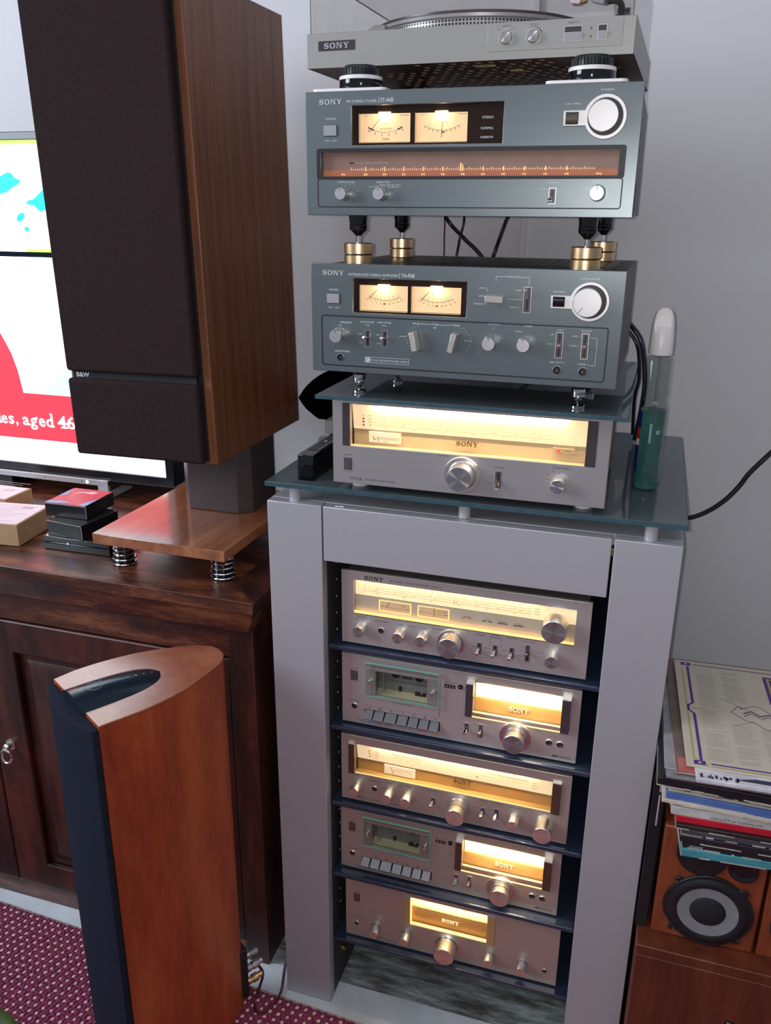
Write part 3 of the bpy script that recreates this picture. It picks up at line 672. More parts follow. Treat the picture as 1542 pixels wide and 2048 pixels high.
def f(b):
    T(b, 'FM STEREO / FM-AM RECEIVER | STR-11L', 83.6, 172.9, 123.2, 3.2)
    T(b, 'POWER', 29, 44, 50.5, 2.3); T(b, 'OFF  ON', 25, 40, 46.3, 1.5); T(b, 'HEADPHONES', 58, 83, 47.5, 2); T(b, 'BASS ----- TONE ----- TREBLE', 100, 152, 46.8, 2); T(b, 'VOLUME & BAL', 158, 187, 49, 2)
    T(b, 'LOUDNESS', 229, 246, 50.5, 2); T(b, 'MODE', 257, 270, 53, 2); T(b, 'FM MUTE', 256, 271, 49, 2); T(b, 'MONITOR', 282, 299, 52, 2); T(b, 'FUNCTION', 306, 326, 51, 2)
    T(b, 'OFF', 226.5, 232, 28, 1.4); T(b, 'STEREO', 246, 257, 28.5, 1.4); T(b, 'MONO', 249, 257, 22, 1.4); T(b, 'SOURCE', 272.5, 284, 29, 1.4); T(b, 'TAPE', 277.5, 284, 19.5, 1.4)
    T(b, 'FM', 305, 310, 41, 1.4); T(b, 'AUX', 305, 310, 33, 1.4); T(b, 'PHONO', 300, 310, 24, 1.4); Ln(b, 322, 35, 342, 35, .4); T(b, 'SW', 345, 349, 46, 1.6); T(b, 'MW', 353.5, 358.5, 48, 1.6); T(b, 'LW', 363, 367, 46, 1.6)
    for x in (104.5, 143.6):
        for a in range(30, 331, 30):
            if a not in (270,): c, s = math.cos(math.radians(a)), math.sin(math.radians(a)); Ln(b, x+12.2*c, 32+12.2*s, x+13.2*c, 32+13.2*s, .5)
    for a in range(-30, 211, 20): c, s = math.cos(math.radians(a)), math.sin(math.radians(a)); Ln(b, 191.5+25*c, 30.2+25*s, 191.5+26.5*c, 30.2+26.5*s, .5)
    Ln(b, 255, 33, 255, 52, .3); Ln(b, 273, 33, 273, 52, .3); Ln(b, 255, 52, 257, 52, .3); Ln(b, 271, 52, 273, 52, .3)
letters(U2, 'front_print', f, 'print_k')

# ---- the two cassette decks
def deck(loc, rz, label, loaded):
    U = thing('cassette_deck', loc, label, 'cassette deck', rz)
    face = 'alu' if loaded else 'alu_warm'; bar = 'dark_bar' if loaded else 'brown_bar'; h = .1374
    unit_body(U, .41, h, .30, [(62*mm, 154.6*mm, 62*mm, 111.4*mm), (235.5*mm, 381*mm, 64*mm, 121.5*mm), (42*mm, 178.5*mm, 12*mm, 31.8*mm)], face)
    feet(U, .41, .30, .0034, 'black', .010)
    # well behind the cassette door
    b = MB(); b.box(.060, .157, .0225, .0255, .058, .114, 0); b.add([(.0595, .006, .0605), (.157, .006, .0605), (.157, .023, .0655), (.0595, .023, .0655)], [(0, 1, 2, 3)], 1); b.box(.0595, .0605, .006, .023, .06, .113, 0); b.box(.156, .157, .006, .023, .06, .113, 0)
    well = obj('cassette_well', b, ['cass', 'gold_pale'], U)
    for x, z in ((92.4, 99.4), (134.7, 98.9)):
        b = MB(); b.lathe([(.0066, 0), (.0066, .005), (.0052, .0058), (.0026, .0058), (.0026, .008), (.0012, .0085)], c=(x*mm, .0225, z*mm), n=24); b.lathe([(.0078, 0), (.0078, .0012)], c=(x*mm, .0225, z*mm), n=24); obj('spindle', b, 'black_gloss', well)
    b = MB(); b.box(.0705, .0740, .012, .0225, .064, .110); obj('guide_bar', b, 'knob_matte', well, bevel=.0003)
    if loaded:
        b = MB(); b.box(.076, .152, .0215, .0224, .084, .0846); b.box(.104, .122, .021, .0224, .092, .100); obj('liner', b, 'btn_dark', well)
    b = MB(); b.lathe([(.0028, 0), (.0028, .004), (.0012, .0046)], c=(.1005, .0225, .073), n=12); b.box(.098, .103, .021, .0225, .066, .073); obj('head_guide', b, 'black', well)
    b = MB(); b.tube([(.1385, .020, .067), (.1405, .016, .072), (.1425, .015, .0785)], .0009, 8, 0, 3); obj('head_pin', b, 'chrome', well)
    b = MB(); b.box(.128, .147, .018, .0225, .064, .070); obj('head_block', b, 'black', well, bevel=.001)
    # door: frame of glass held by two screws, over a metal door panel
    b = MB(); panel(b, .0437, .1765, .0415, .1150, -.0012, 0, [(62*mm, 154.6*mm, 62*mm, 111.4*mm)]); dp = obj('door_panel', b, face, U, bevel=.0003)
    b = MB(); b.box(.0467, .1762, -.0095, -.0065, .0650, .1285); gl = obj('door_glass', b, 'door_glass', U)
    b = MB(); b.box(.0467, .1762, -.0095, -.0065, .1286, .1300); b.box(.0463, .0467, -.0095, -.0065, .0650, .13); b.box(.1763, .1768, -.0095, -.0065, .0650, .13); b.box(.0467, .1762, -.0095, -.0065, .0645, .0650); obj('glass_rim', b, 'green_edge', gl)
    for x, z in ((54.8, 92.6), (165.8, 91.0)):
        b = MB(); b.lathe([(.0022, 0), (.0022, .008), (.0044, .0085), (.0044, .0105), (.003, .0125), (.001, .013)], c=(x*mm, -.0005, z*mm), n=20); obj('glass_screw', b, 'chrome', gl)
    # keys
    xs = [42.4, 60.2, 79.9, 102.9, 122.8, 142.0, 160.6, 178.2]
    b = MB(); b.quad(.042, .1785, .011, .033, .012); b.box(.042, .1785, .004, .012, .0105, .0125); obj('key_bay', b, 'black', U)
    for i in range(7):
        a, c = (xs[i]+1.1)*mm, (xs[i+1]-1.1)*mm; b = MB()
        b.hexa([(a, -.013, .0185), (c, -.013, .0185), (c, .004, .014), (a, .004, .014)], [(a, -.0135, .0212), (c, -.0135, .0212), (c, .001, .0312), (a, .001, .0312)])
        if loaded and i in (0, 5, 6): b.add([(a, -.0137, .0186), (c, -.0137, .0186), (c, -.0140, .0200), (a, -.0140, .0200)], [(0, 1, 2, 3)], 1)
        ke = obj('key', b, ['key', {0: 'blue_print', 5: 'red_print', 6: 'gold'}.get(i, 'key')], U, bevel=.0005)
    b = MB()
    for i, kx in enumerate([(xs[j]+xs[j+1])/2 for j in range(7)]):
        z = 36.4
        if i == 0: b.add([((kx-1.3)*mm, -.0014, z*mm), ((kx+1.3)*mm, -.0014, z*mm), (kx*mm, -.0014, (z+2.2)*mm)], [(0, 1, 2)])
        elif i in (1, 4, 3):
            sg = -1 if i == 1 else 1
            for q in ((0, 2.6) if i != 3 else (1.3,)):
                xa = kx-2.6+q if sg > 0 else kx+2.6-q; b.add([(xa*mm, -.0014, (z-.2)*mm), ((xa+2.6*sg)*mm, -.0014, (z+1)*mm), (xa*mm, -.0014, (z+2.2)*mm)], [(0, 1, 2)])
        elif i in (2, 5): b.prism(circ(kx*mm, (z+1)*mm, .0013, 10), -.0014, -.0012)
        else: box_mm(b, kx-1.2, kx-.5, 1.2, 1.4, z, z+2.2); box_mm(b, kx+.5, kx+1.2, 1.2, 1.4, z, z+2.2)
    text(b, 'AUTO SHUT OFF', .0945, .1275, .0545, .0022, -.00135); obj('key_print', b, 'print_k', U)
    b = MB(); box_mm(b, 184.5, 203, 0, .4, 102.5, 109, 0); c_ = obj('tape_counter', b, ['black'], U)
    letters(c_, 'digits', lambda b: T(b, '0 0 0' if loaded else '8 0 2', 187, 201, 104, 3.6, .5), 'logo_w')
    b = MB(); b.lathe([(.0042, 0), (.0042, .0012), (.0026, .0014), (.0026, .005), (.0018, .0056)], c=(.2117, 0, .1085), n=18); obj('reset_button', b, 'black_gloss', U)
    rocker(U, 17, 28.4, 87.5, 104.3, 'btn_brown' if not loaded else 'btn_dark')
    jack(U, 23.3, 34.8)
    # meter window: protruding block with side bars and clear top
    for x0, x1 in ((223.3, 235.5), (381, 394.8)):
        b = MB(); box_mm(b, x0, x1, 0, 12, 60.5, 122.6); obj('side_bar', b, bar, U, bevel=.0005)
        b = MB(); box_mm(b, x0, x1, 0, 12, 122.7, 124); obj('bar_cap', b, 'logo_w', U)
    b = MB(); box_mm(b, 235.6, 380.9, 10.8, 12, 62, 123.9); wl = obj('meter_glass', b, 'lens', U)
    b = MB(); box_mm(b, 235.6, 380.9, 0, 12, 123.0, 124); obj('glass_top_edge', b, 'lens', wl)
    b = MB(); box_mm(b, 235.6, 380.9, 10.2, 12, 62.0, 63.2); obj('glowing_lip', b, 'lip', wl)
    b = MB(); b.quad(.2356, .3809, .089, .1235, .013); obj('scale_plate', b, 'dial_hot', U)
    b = MB(); b.quad(.2356, .3809, .0625, .0892, .0085); b.add([(.2356, .0085, .0892), (.3809, .0085, .0892), (.3809, .013, .0892), (.2356, .013, .0892)], [(0, 1, 2, 3)]); obj('dial_plate', b, 'gold', U)
    strip_lamp('dial_light', U, .25, .37, -.001, .1215, .62, WARM, .006, math.radians(14))
    def f(b):
        for cx in (.268, .342):
            b.line(cx-.008, .113, cx-.0055, .106, .0005, .0125)
            for i in range(9):
                a = math.radians(215+i*13); b.line(cx+.018*math.cos(a)+.003, .118+.014*math.sin(a), cx+.020*math.cos(a)+.003, .118+.016*math.sin(a), .0005, .0126)
        if not loaded:
            b.box(.272, .277, .0120, .0126, .0905, .0915); b.box(.343, .348, .0120, .0126, .0905, .0915)
    letters(U, 'meter_print', f, plain('pale_print', (.62, .45, .22), .6) if loaded else 'print_k')
    b = MB(); serif_word(b, 'SONY', .2932, .3268, .0735, .0078, .0070, .0084); obj('logo', b, 'logo_w', U)
    toggle(U, 221, 229.5, 23.5, 40.5, 223.8, 26.5, 12, 3.0); toggle(U, 245.5, 254, 16.6, 43, 248.8, 30, 12, 3.2, flat=False)
    knob(U, 308.6, 32.0, 18.4, 26, 21, ringr=27.3, ringw=4, ptr=90, cap='spun_rack' if loaded else 'spun_warm', seam=.52 if not loaded else .45)
    jack(U, 364.2, 32.3, 5.6); jack(U, 382.2, 32.0, 5.6)
    b = MB(); b.lathe([(.0012, 0), (.0010, .0006)], c=(.3302, 0, .0556), n=10); obj('record_lamp', b, 'red_led', U)
    def f(b):
        T(b, 'POWER', 17, 30, 108, 2); T(b, 'HEADPHONES', 12, 34, 44.5, 2); T(b, 'TC-U2', 28, 42, 5.6, 3.4); T(b, 'STEREO CASSETTE DECK', 46, 93, 5.4, 2.6)
        T(b, 'TAPE COUNTER', 183, 206, 112, 1.9); T(b, 'ON  OFF', 17, 30, 84, 1.3)
        T(b, 'REC LEVEL', 334, 352, 55, 1.9); T(b, 'L (MIC) R', 338, 348, 50, 1.7); Ln(b, 364, 40, 364, 43.6, .4); Ln(b, 382, 40, 382, 43.6, .4); Ln(b, 364, 43.6, 370, 43.6, .4); Ln(b, 376, 43.6, 382, 43.6, .4); T(b, 'MIC', 371, 375.5, 42.8, 1.7)
        T(b, 'DOLBY NR', 217, 233, 58, 1.8); T(b, 'TAPE SELECT', 240, 258, 57.5, 1.8); T(b, 'OFF', 214.5, 219.5, 37, 1.4); T(b, 'ON', 215, 219, 26, 1.4); T(b, 'FeCr', 238, 243.5, 39, 1.4); T(b, 'CrO2', 238, 243.5, 30, 1.4); T(b, 'NORM', 237, 243.5, 21, 1.4)
        box_mm(b, 371.3, 374.8, .1, .3, 6.8, 9.8); box_mm(b, 375.2, 378.7, .1, .3, 6.8, 9.8)
        b.ring(rrect(.3793, .4010, .0066, .0100, .0003), rrect(.3797, .4006, .0070, .0096, .0003), -.00015); T(b, 'DOLBY SYSTEM', 380.5, 399.8, 7.4, 1.7)
        for a in range(-40, 221, 26): c, s = math.cos(math.radians(a)), math.sin(math.radians(a)); Ln(b, 308.6+23.5*c, 32+23.5*s, 308.6+26.5*c, 32+26.5*s, .5, 4.2)
    letters(U, 'front_print', f, 'print_k')
    return U
deck((.0191, .0353, .6443), -.0025, 'silver cassette deck with cassette hubs in view, on the second shelf down inside the rack', True)
deck((.0119, .0394, .3167), -.0017, 'cassette deck with empty door, fourth unit down inside the rack, above the amplifier', False)

# ---- receiver on the middle shelf
U4 = thing('stereo_receiver', (.017, .0316, .4805), 'silver receiver with gold dial, between the two cassette decks in the rack', 'receiver', .0012)
unit_body(U4, .41, .1389, .30, [(26.4*mm, 379*mm, 60*mm, 121*mm)], 'alu_warm', bev=.0015)
feet(U4, .41, .30, .0034, 'black', .010)
for x0, x1 in ((15.8, 26.6), (379, 393.6)):
    b = MB(); box_mm(b, x0, x1, 0, 5, 60.5, 122.5); obj('side_bar', b, 'brown_bar', U4, bevel=.0005)
    b = MB(); box_mm(b, x0, x1, 0, 5, 122.6, 124); obj('bar_cap', b, 'logo_w', U4)
recess(U4, 26.4, 379, 60, 121, 83, 15, 8, hot='dial_hot', low='gold', pw=1.5)
slope4 = lambda z: .015+(.008-.015)*(z-83)/(121+2-83)
m_ = MB(); box_mm(m_, 78.3, 136, -15, -13, 61.5, 80.5); mt = obj('signal_meter', m_, 'vu_pale', U4, bevel=.0003)
def f(b):
    for i in range(13): Ln(b, 96+i*2.7, 69+2.2*math.sin(i/12*PI), 96+i*2.7+.8, 73.5+2.2*math.sin(i/12*PI), .4, -12.8)
    Ln(b, 90, 77.5, 96, 64, .9, -12.8); T(b, 'SIGNAL', 105, 113, 66, 1.4, -12.8)
letters(mt, 'meter_print', f, 'print_k')
b = MB(); serif_word(b, 'SONY', .2062, .2380, .0715, .0075, .0130, .0150); obj('logo', b, 'gold_relief', U4)
def f(b):
    yy = slope4(106)-.0005; b.line(.092, .106, .150, .106, .0009, yy); b.line(.270, .106, .338, .106, .0009, slope4(105)-.0005); b.line(.240, .098, .338, .098, .0004, slope4(98)-.0005)
    for s, z in zip(('MHz', 'kHz', 'kHz'), (103.5, 97.5, 91)): text(b, s, .344, .352, z*mm, .0024, slope4(z)-.0006)
    for s, z in zip(('FM', 'MW', 'LW'), (103.5, 97, 90.5)): text(b, s, .062, .0675, z*mm, .0024, slope4(z)-.0006)
    for x, s, z in ((.118, '90', 93), (.127, '540', 87.5), (.315, '108', 108), (.309, '1600', 100.5), (.287, '350', 93), (.301, '200', 93.5), (.246, '1', 92)): text(b, s, x, x+.004, z*mm, .0018, slope4(z)-.0006)
letters(U4, 'scale_print', f, plain('olive_print', (.20, .14, .05), .6))
b = MB()
for z in (104.5, 98, 91.5): b.prism(circ(.0505, z*mm, .0013, 8), slope4(z)-.0006, slope4(z)-.0003)
b.box(.3130, .3220, .0142, .0150, .0745, .0752); obj('band_markers', b, 'red_mark', U4)
for x, p in ((31.7, 90), (93.2, 90), (127.8, 90), (318.8, 90)): knob(U4, x, 34.2, 9.8, 23, 9.9, ptr=None if x > 50 and x < 200 else p, cap='spun_warm')
knob(U4, 219.5, 33, 17.0, 33, 17.5, seam=.55, cap='spun_warm'); knob(U4, 370.2, 34.5, 16.6, 33, 17, ringr=0, cap='spun_warm')
jack(U4, 64.5, 34.2)
toggle(U4, 169.5, 178, 26, 41, 171.5, 31, 14, 2.8); toggle(U4, 259, 267.5, 26, 41, 261.4, 30.5, 14, 2.8); toggle(U4, 283, 291.5, 24, 44, 285.2, 29.5, 14, 2.8)
def f(b):
    T(b, 'POWER', 26, 38, 54, 1.8); T(b, 'HEADPHONES', 53, 76, 49, 1.8); T(b, 'BASS', 89, 98, 51, 1.8); T(b, 'TONE', 108, 116, 50.5, 1.8); T(b, 'TREBLE', 122, 134, 52, 1.8); T(b, 'LOUDNESS', 163, 181, 53, 1.8)
    T(b, 'MONITOR', 256, 271, 54.5, 1.8); T(b, 'FM MODE', 279, 295, 55, 1.8); T(b, 'FUNCTION', 309, 328, 53, 1.8); T(b, 'TUNING', 362, 378, 56, 2.2)
    T(b, 'STR-232L', 31, 50, 7, 3.6); T(b, 'FM STEREO / FM-AM RECEIVER', 54, 110, 7, 2.6)
    for a in range(-30, 211, 12): c, s = math.cos(math.radians(a)), math.sin(math.radians(a)); Ln(b, 219.5+19.5*c, 33+19.5*s, 219.5+22.5*c, 33+22.5*s, .6)
    T(b, 'SOURCE', 246.5, 257, 38, 1.4); T(b, 'TAPE', 250, 257, 29, 1.4); T(b, 'STEREO', 271.5, 281, 39, 1.4); T(b, 'MONO', 273, 281, 30, 1.4); Ln(b, 293, 34, 308, 34, .3)
letters(U4, 'front_print', f, 'print_k')

# ---- amplifier on the bottom shelf
U6 = thing('integrated_amplifier', (.0224, .0338, .1563), 'silver amplifier with small gold meter window, lowest unit inside the rack', 'amplifier', .006)
unit_body(U6, .41, .1378, .30, [(129.9*mm, 277.4*mm, 61.3*mm, 126*mm)], 'alu_warm')
feet(U6, .41, .30, .0034, 'black', .010)
for x0, x1 in ((117.3, 129.8), (277.5, 291.7)):
    b = MB(); box_mm(b, x0, x1, 0, 2, 58.5, 125); obj('side_bar', b, 'gold', U6, bevel=.0004)
    b = MB(); box_mm(b, x0, x1, 0, 2, 125.1, 128); obj('bar_cap', b, 'btn_grey', U6)
b = MB(); b.quad(.1299, .2774, .098, .1262, .012); obj('scale_plate', b, 'dial_hot', U6).data.materials[0] = M['dial_warm']
b = MB(); b.quad(.1299, .2774, .060, .098, .010); b.add([(.1299, .010, .098), (.2774, .010, .098), (.2774, .012, .098), (.1299, .012, .098)], [(0, 1, 2, 3)]); obj('dial_plate', b, 'gold', U6)
b = MB(); b.box(.1301, .2772, .0002, .0060, .0614, .0640); obj('glowing_lip', b, 'lip', U6)
b = MB(); b.box(.1300, .1310, .0002, .009, .0614, .126); obj('glowing_edge', b, 'lip', U6)
b = MB(); b.box(.1301, .2772, .0001, .0014, .0614, .1259); obj('dial_glass', b, 'lens', U6)
strip_lamp('dial_light', U6, .14, .27, .006, .1265, .38, WARM, .004, math.radians(12))
def f(b):
    b.line(.133, .1225, .275, .1225, .0003, .0118); b.box(.160, .164, .0112, .0118, .1005, .1015); b.box(.238, .242, .0112, .0118, .1005, .1015)
    text(b, 'POWER dB', .152, .168, .113, .002, .0118); text(b, 'POWER dB', .228, .244, .113, .002, .0118)
letters(U6, 'meter_print', f, plain('amber_print', (.55, .38, .12), .6))
b = MB(); serif_word(b, 'SONY', .1894, .2227, .0765, .0070, .0092, .0100); obj('logo', b, 'dial_soft', U6)
for x in (62.4, 122.8, 286.0, 346.4): knob(U6, x, 34.8, 9.6, 22, 9.5, side='knob_matte', seam=.18, cap='spun_warm')
knob(U6, 203.4, 34, 19.6, 31, 19.8, ringr=24.6, ringw=3, seam=.12, cap='spun_warm')
jack(U6, 22.5, 32.7, 4.2); jack(U6, 387.5, 30.8, 4.2)
rocker(U6, 17.2, 28.2, 87.4, 104.3, 'btn_brown')
def f(b):
    T(b, 'POWER', 17, 30, 108.5, 1.7); T(b, 'HEADPHONES', 15, 38, 46.5, 1.8); T(b, 'SPEAKERS', 56, 72, 52, 1.8); T(b, 'TREBLE', 116, 130, 53, 1.8); Ln(b, 76, 46, 112, 46, .3)
    T(b, 'TA-212', 36, 52, 7, 3.2); T(b, 'INTEGRATED STEREO AMPLIFIER', 56, 112, 7, 2.4); T(b, 'MIC', 383, 389, 43, 1.8)
letters(U6, 'front_print', f, 'print_k')

# ================================================================== glass panel over the tuner, with the blue-grey amplifier on cones
gp = MB(); gp.box(.0128, .4560, -.047, .4140, 1.2427, 1.2487)
gp_ = thing('glass_sheet', (0, 0, 0), 'grey-blue glass sheet lying on the lit tuner under the silver cones', 'glass shelf')
obj('glass_plate', gp, 'glass_rack', gp_, bevel=.0008)
b = MB(); b.box(.0130, .4558, -.0475, -.0472, 1.2431, 1.2483); b.box(.4562, .4565, -.047, .4140, 1.2431, 1.2483); obj('polished_edge', b, 'glass_edge', gp_)
AY = -.0121
def amp_w(u, v):
    return (.0121+math.cos(AY)*u-math.sin(AY)*v, -.0503+math.sin(AY)*u+math.cos(AY)*v)
for nm, (x, y), lb in (('left', (.0676, -.0065), 'silver cone foot under the left front corner of the amplifier, on the glass sheet'), ('right', (.3865, -.009), 'silver cone foot under the right front corner of the amplifier, on the glass sheet'),
                       ('a', (.0676, .19), 'silver cone foot under the left rear of the amplifier, on the glass sheet'), ('c', (.3865, .19), 'silver cone foot under the right rear of the amplifier, on the glass sheet')):
    t = thing('cone_foot', (x, y, 1.2488), lb, 'isolation foot', group='cone feet under the blue-grey amplifier')
    b = MB(); b.lathe([(.0098, 0), (.0100, .001), (.0100, .0036), (.0088, .0046), (.003, .0048)], axis='z', n=32); obj('disc', b, 'chrome', t)
    b = MB(); b.lathe([(.0012, .0048), (.0026, .0080), (.0066, .0130), (.0070, .0150), (.0092, .0168), (.0088, .0186), (.0095, .0205), (.0095, .0268)], axis='z', n=32); obj('cone', b, 'chrome', t)
    b = MB(); b.lathe([(.0100, .0268), (.0104, .0276), (.0104, .0369)], axis='z', n=32); obj('puck', b, 'black', t)

def big_ring(par, x, z, ro, ri, px0, px1, pz0, pz1, plate='knob_matte'):
    """large round knob surround joined to a small rectangular plate at its left"""
    b = MB(); n = 56
    a0 = math.degrees(math.asin(min(.99, (pz1-z)/ro))); a1 = math.degrees(math.asin(max(-.99, (pz0-z)/ro)))
    pts = [(px0, pz0)]
    arc = circ(x, z, ro, 44, 180-a1-360, 180-a0)  # the long way round
    pts += arc+[(px0, pz1)]
    pts = [(p[0]*mm, p[1]*mm) for p in pts]
    b.prism(pts, -.0022, 0); o = obj('knob_surround', b, plate, par, bevel=.0006)
    b = MB(); b.lathe([(ri*1.16*mm, .0022), (ri*1.12*mm, .0004)], c=(x*mm, 0, z*mm), n=48, caps=False); b.lathe([(ri*1.15*mm, .0023), (ri*.3*mm, .00235)], c=(x*mm, 0, z*mm), n=48, mi=0); obj('shadow_gap', b, 'groove', o)
    return o
def hole_ring(b, x0, x1, z0, z1, t, r, y, mi=0):
    b.ring(rrect(x0*mm, x1*mm, z0*mm, z1*mm, r*mm), rrect((x0+t)*mm, (x1-t)*mm, (z0+t)*mm, (z1-t)*mm, max(.6, r-t)*mm), y, mi)

# ---- integrated amplifier with two meters
UA = thing('meter_amplifier', (.0121, -.0503, 1.2857), 'blue-grey amplifier with two lit amber meters and many knobs, between brass feet and cones', 'amplifier', AY)
AW, AH, AD = .4251, .1487, .345
unit_body(UA, AW, AH, AD, [(62.2*mm, 222.5*mm, 83.6*mm, 129.6*mm)], 'alu_blue', case='amp_top', side_in=.0035)
b = MB()
for i in range(24):
    for j in range(6): b.box(.030+i*.0155, .030+i*.0155+.0135, .14+j*.030, .14+j*.030+.022, AH-.0039, AH-.0034, 0)
for i in range(5):
    b.box(.352+i*.011, .352+i*.011+.005, .07, .105, AH-.0039, AH-.0034)
    for k in range(3): b.add([(AW-.0034, .06+i*.008+k*.075, .045+k*.03), (AW-.0034, .062+i*.008+k*.075, .045+k*.03), (AW-.0034, .078+i*.008+k*.075, .085+k*.01), (AW-.0034, .076+i*.008+k*.075, .085+k*.01)], [(0, 1, 2, 3)])
o = obj('vent_slots', b, 'black', UA); o['kind'] = 'stuff'
def meter_block(U, x0, x1, z0, z1, ms, dot_l=True):
    b = MB(); b.quad(x0*mm, x1*mm, z0*mm, z1*mm, .012)
    for a, c in ((x0, x0), (x1, x1)): b.add([(a*mm, .004, z0*mm), (a*mm, .012, z0*mm), (a*mm, .012, z1*mm), (a*mm, .004, z1*mm)], [(0, 1, 2, 3)])
    for z in (z0, z1): b.add([(x0*mm, .004, z*mm), (x1*mm, .004, z*mm), (x1*mm, .012, z*mm), (x0*mm, .012, z*mm)], [(0, 1, 2, 3)])
    well = obj('meter_well', b, 'dark_well', U)
    res = []
    for a, c, p, q in ms:
        m_ = MB(); m_.quad(a*mm, c*mm, p*mm, q*mm, .0116, 0); o = obj('meter', m_, 'vu_face', U); res.append(o)
        b = MB(); xm = (a+c)/2*mm; b.box(xm-.008, xm+.008, .0075, .0105, (q+.1)*mm, (q+1.6)*mm); obj('bulb', b, 'bulb', o)
        l = point('meter_light', (xm, .0070, (q-3.0)*mm), .028, (1, .66, .33), U, .002)
        b = MB(); b.box((a-1.2)*mm, (a-.1)*mm, .0085, .0112, (p-1)*mm, q*mm); b.box((a-1.2)*mm, c*mm, .0085, .0112, (p-1.2)*mm, (p-.6)*mm); obj('meter_rim_glow', b, 'vu_brown', o)  # emissive strips stand for lamp glow reflected at the meter edges
    return res
ms = meter_block(UA, 62.2, 222.5, 83.6, 129.6, [(70, 137.7, 86.5, 120.3), (144.8, 212.6, 86.8, 120.6)])
for i, o in enumerate(ms):
    x0 = (70, 144.8)[i]
    def f(b, x0=x0):
        cx, cz, r = x0+34, 152, 51
        for k in range(14):
            a = math.radians(-90-26+k*4); c, s = math.cos(a), math.sin(a)
            b.line((cx+r*c)*mm, (cz+r*s)*mm, (cx+(r+(3 if k % 2 else 2))*c)*mm, (cz+(r+(3 if k % 2 else 2))*s)*mm, .0005, .0114)
            a2 = a+math.radians(4)
            if k < 13: b.line((cx+r*c)*mm, (cz+r*s)*mm, (cx+r*math.cos(a2))*mm, (cz+r*math.sin(a2))*mm, .0004, .0114)
        for k, s_ in enumerate(('.001', '.01', '.1', '.3', '1', '3', '10', '30', '100')):
            a = math.radians(-90-26+k*6.5); text(b, s_, (cx+(r+6)*math.cos(a)-1.5)*mm, (cx+(r+6)*math.cos(a)+2)*mm, (cz+(r+6)*math.sin(a))*mm, .0016, .0114)
        for k, s_ in enumerate(('-40', '-30', '-20', '-10', '-5', '0', '+3')):
            a = math.radians(-90-22+k*7.4); text(b, s_, (cx+(r-3)*math.cos(a)-1)*mm, (cx+(r-3)*math.cos(a)+1.5)*mm, (cz+(r-3)*math.sin(a))*mm, .0013, .0114)
        b.line((x0+11.5)*mm, .102, (x0+23.5)*mm, .1145, .0006, .0112); text(b, 'dB', (x0+27)*mm, (x0+30)*mm, .110, .0018, .0114)
    letters(o, 'meter_print', f, 'print_k')
b = MB(); b.box(.0623, .2224, .0004, .0012, .0837, .1295); obj('meter_glass', b, 'lens', UA)
b = MB(); hole_ring(b, 14.3, 409.8, 8.0, 79, 1.9, 4.5, -.0002); obj('groove_line', b, 'groove', UA)
b = MB(); serif_word(b, 'SONY', .0175, .0494, .1330, .0064, -.0008, 0); obj('logo', b, 'logo_w', UA)
rocker(UA, 24.2, 42.2, 95.6, 108.2, 'btn_grey', 2.5)
knob(UA, 42.3, 52.3, 9.4, 19, 10.3, ptr=90, cap='knob_matte')
toggle(UA, 79.2, 88.3, 36.9, 61, 81.3, 52, 12, 2.1, flat=False, plate='knob_side'); toggle(UA, 104.8, 113.4, 37.4, 61.2, 107.1, 52, 12, 2.1, flat=False, plate='knob_side')
jack(UA, 42.9, 20.7)
def bar_knob(U, x, z, tilt, name='bar_knob', L_=25.5, w_=7.4, ln=18):
    b = MB(); b.hexa([(-w_/2*mm, -ln*mm, -L_/2*mm), (w_/2*mm, -ln*mm, -L_/2*mm), (w_/2*mm*1.25, -.001, -L_/2*mm), (-w_/2*mm*1.25, -.001, -L_/2*mm)],
                     [(-w_/2*mm, -ln*mm, L_/2*mm), (w_/2*mm, -ln*mm, L_/2*mm), (w_/2*mm*1.25, -.001, L_/2*mm), (-w_/2*mm*1.25, -.001, L_/2*mm)])
    o = obj(name, b, 'alu', U, (x*mm, 0, z*mm), bevel=.0006, rot=(0, math.radians(tilt), 0)); return o
bar_knob(UA, 154.2, 49.8, -12); bar_knob(UA, 208.2, 50.6, 13)
bar_knob(UA, 262, 110, 92, 'selector_lever', 24, 8.0, 17)
knob(UA, 257.9, 52.5, 9.1, 18, 9.8, ptr=90, cap='knob_matte'); knob(UA, 303.8, 53.0, 9.0, 18, 9.8, ptr=90, cap='knob_matte')
toggle(UA, 298, 308.2, 92.8, 126, 302.5, 124.0, 11, 2.6, flat=False, plate='knob_side')
toggle(UA, 343.4, 353, 36.6, 70.3, 348.4, 52.6, 9, 2.6, flat=False, plate='knob_side'); toggle(UA, 376.4, 385.8, 37, 70.4, 380.8, 52.9, 9, 2.6, flat=False, plate='knob_side')
jack(UA, 347.9, 21.3, 5.6); jack(UA, 381.1, 21.2, 5.6)
o = big_ring(UA, 382.8, 110.2, 24.6, 18.2, 333.6, 366, 100.2, 117)
b = MB(); box_mm(b, 336.4, 351.5, 2.3, 2.6, 102.6, 115.4, 0); b.lathe([(.0064, 0), (.0064, .0135)], c=(.3372, -.0008, .109), axis='x', n=24, mi=0); obj('muting_button', b, 'black_gloss', UA)
knob(UA, 380.8, 110, 18.3, 14, 18.3, w0=2, cap='knob_matte', ptr=231, name='attenuator_knob', taper=.99)
b = MB(); hole_ring(b, 79.5, 144.5, 15.5, 23.5, .4, .6, -.0003); box_mm(b, 81, 87.5, .2, .4, 16.6, 22.4); obj('badge', b, 'print_w', UA)
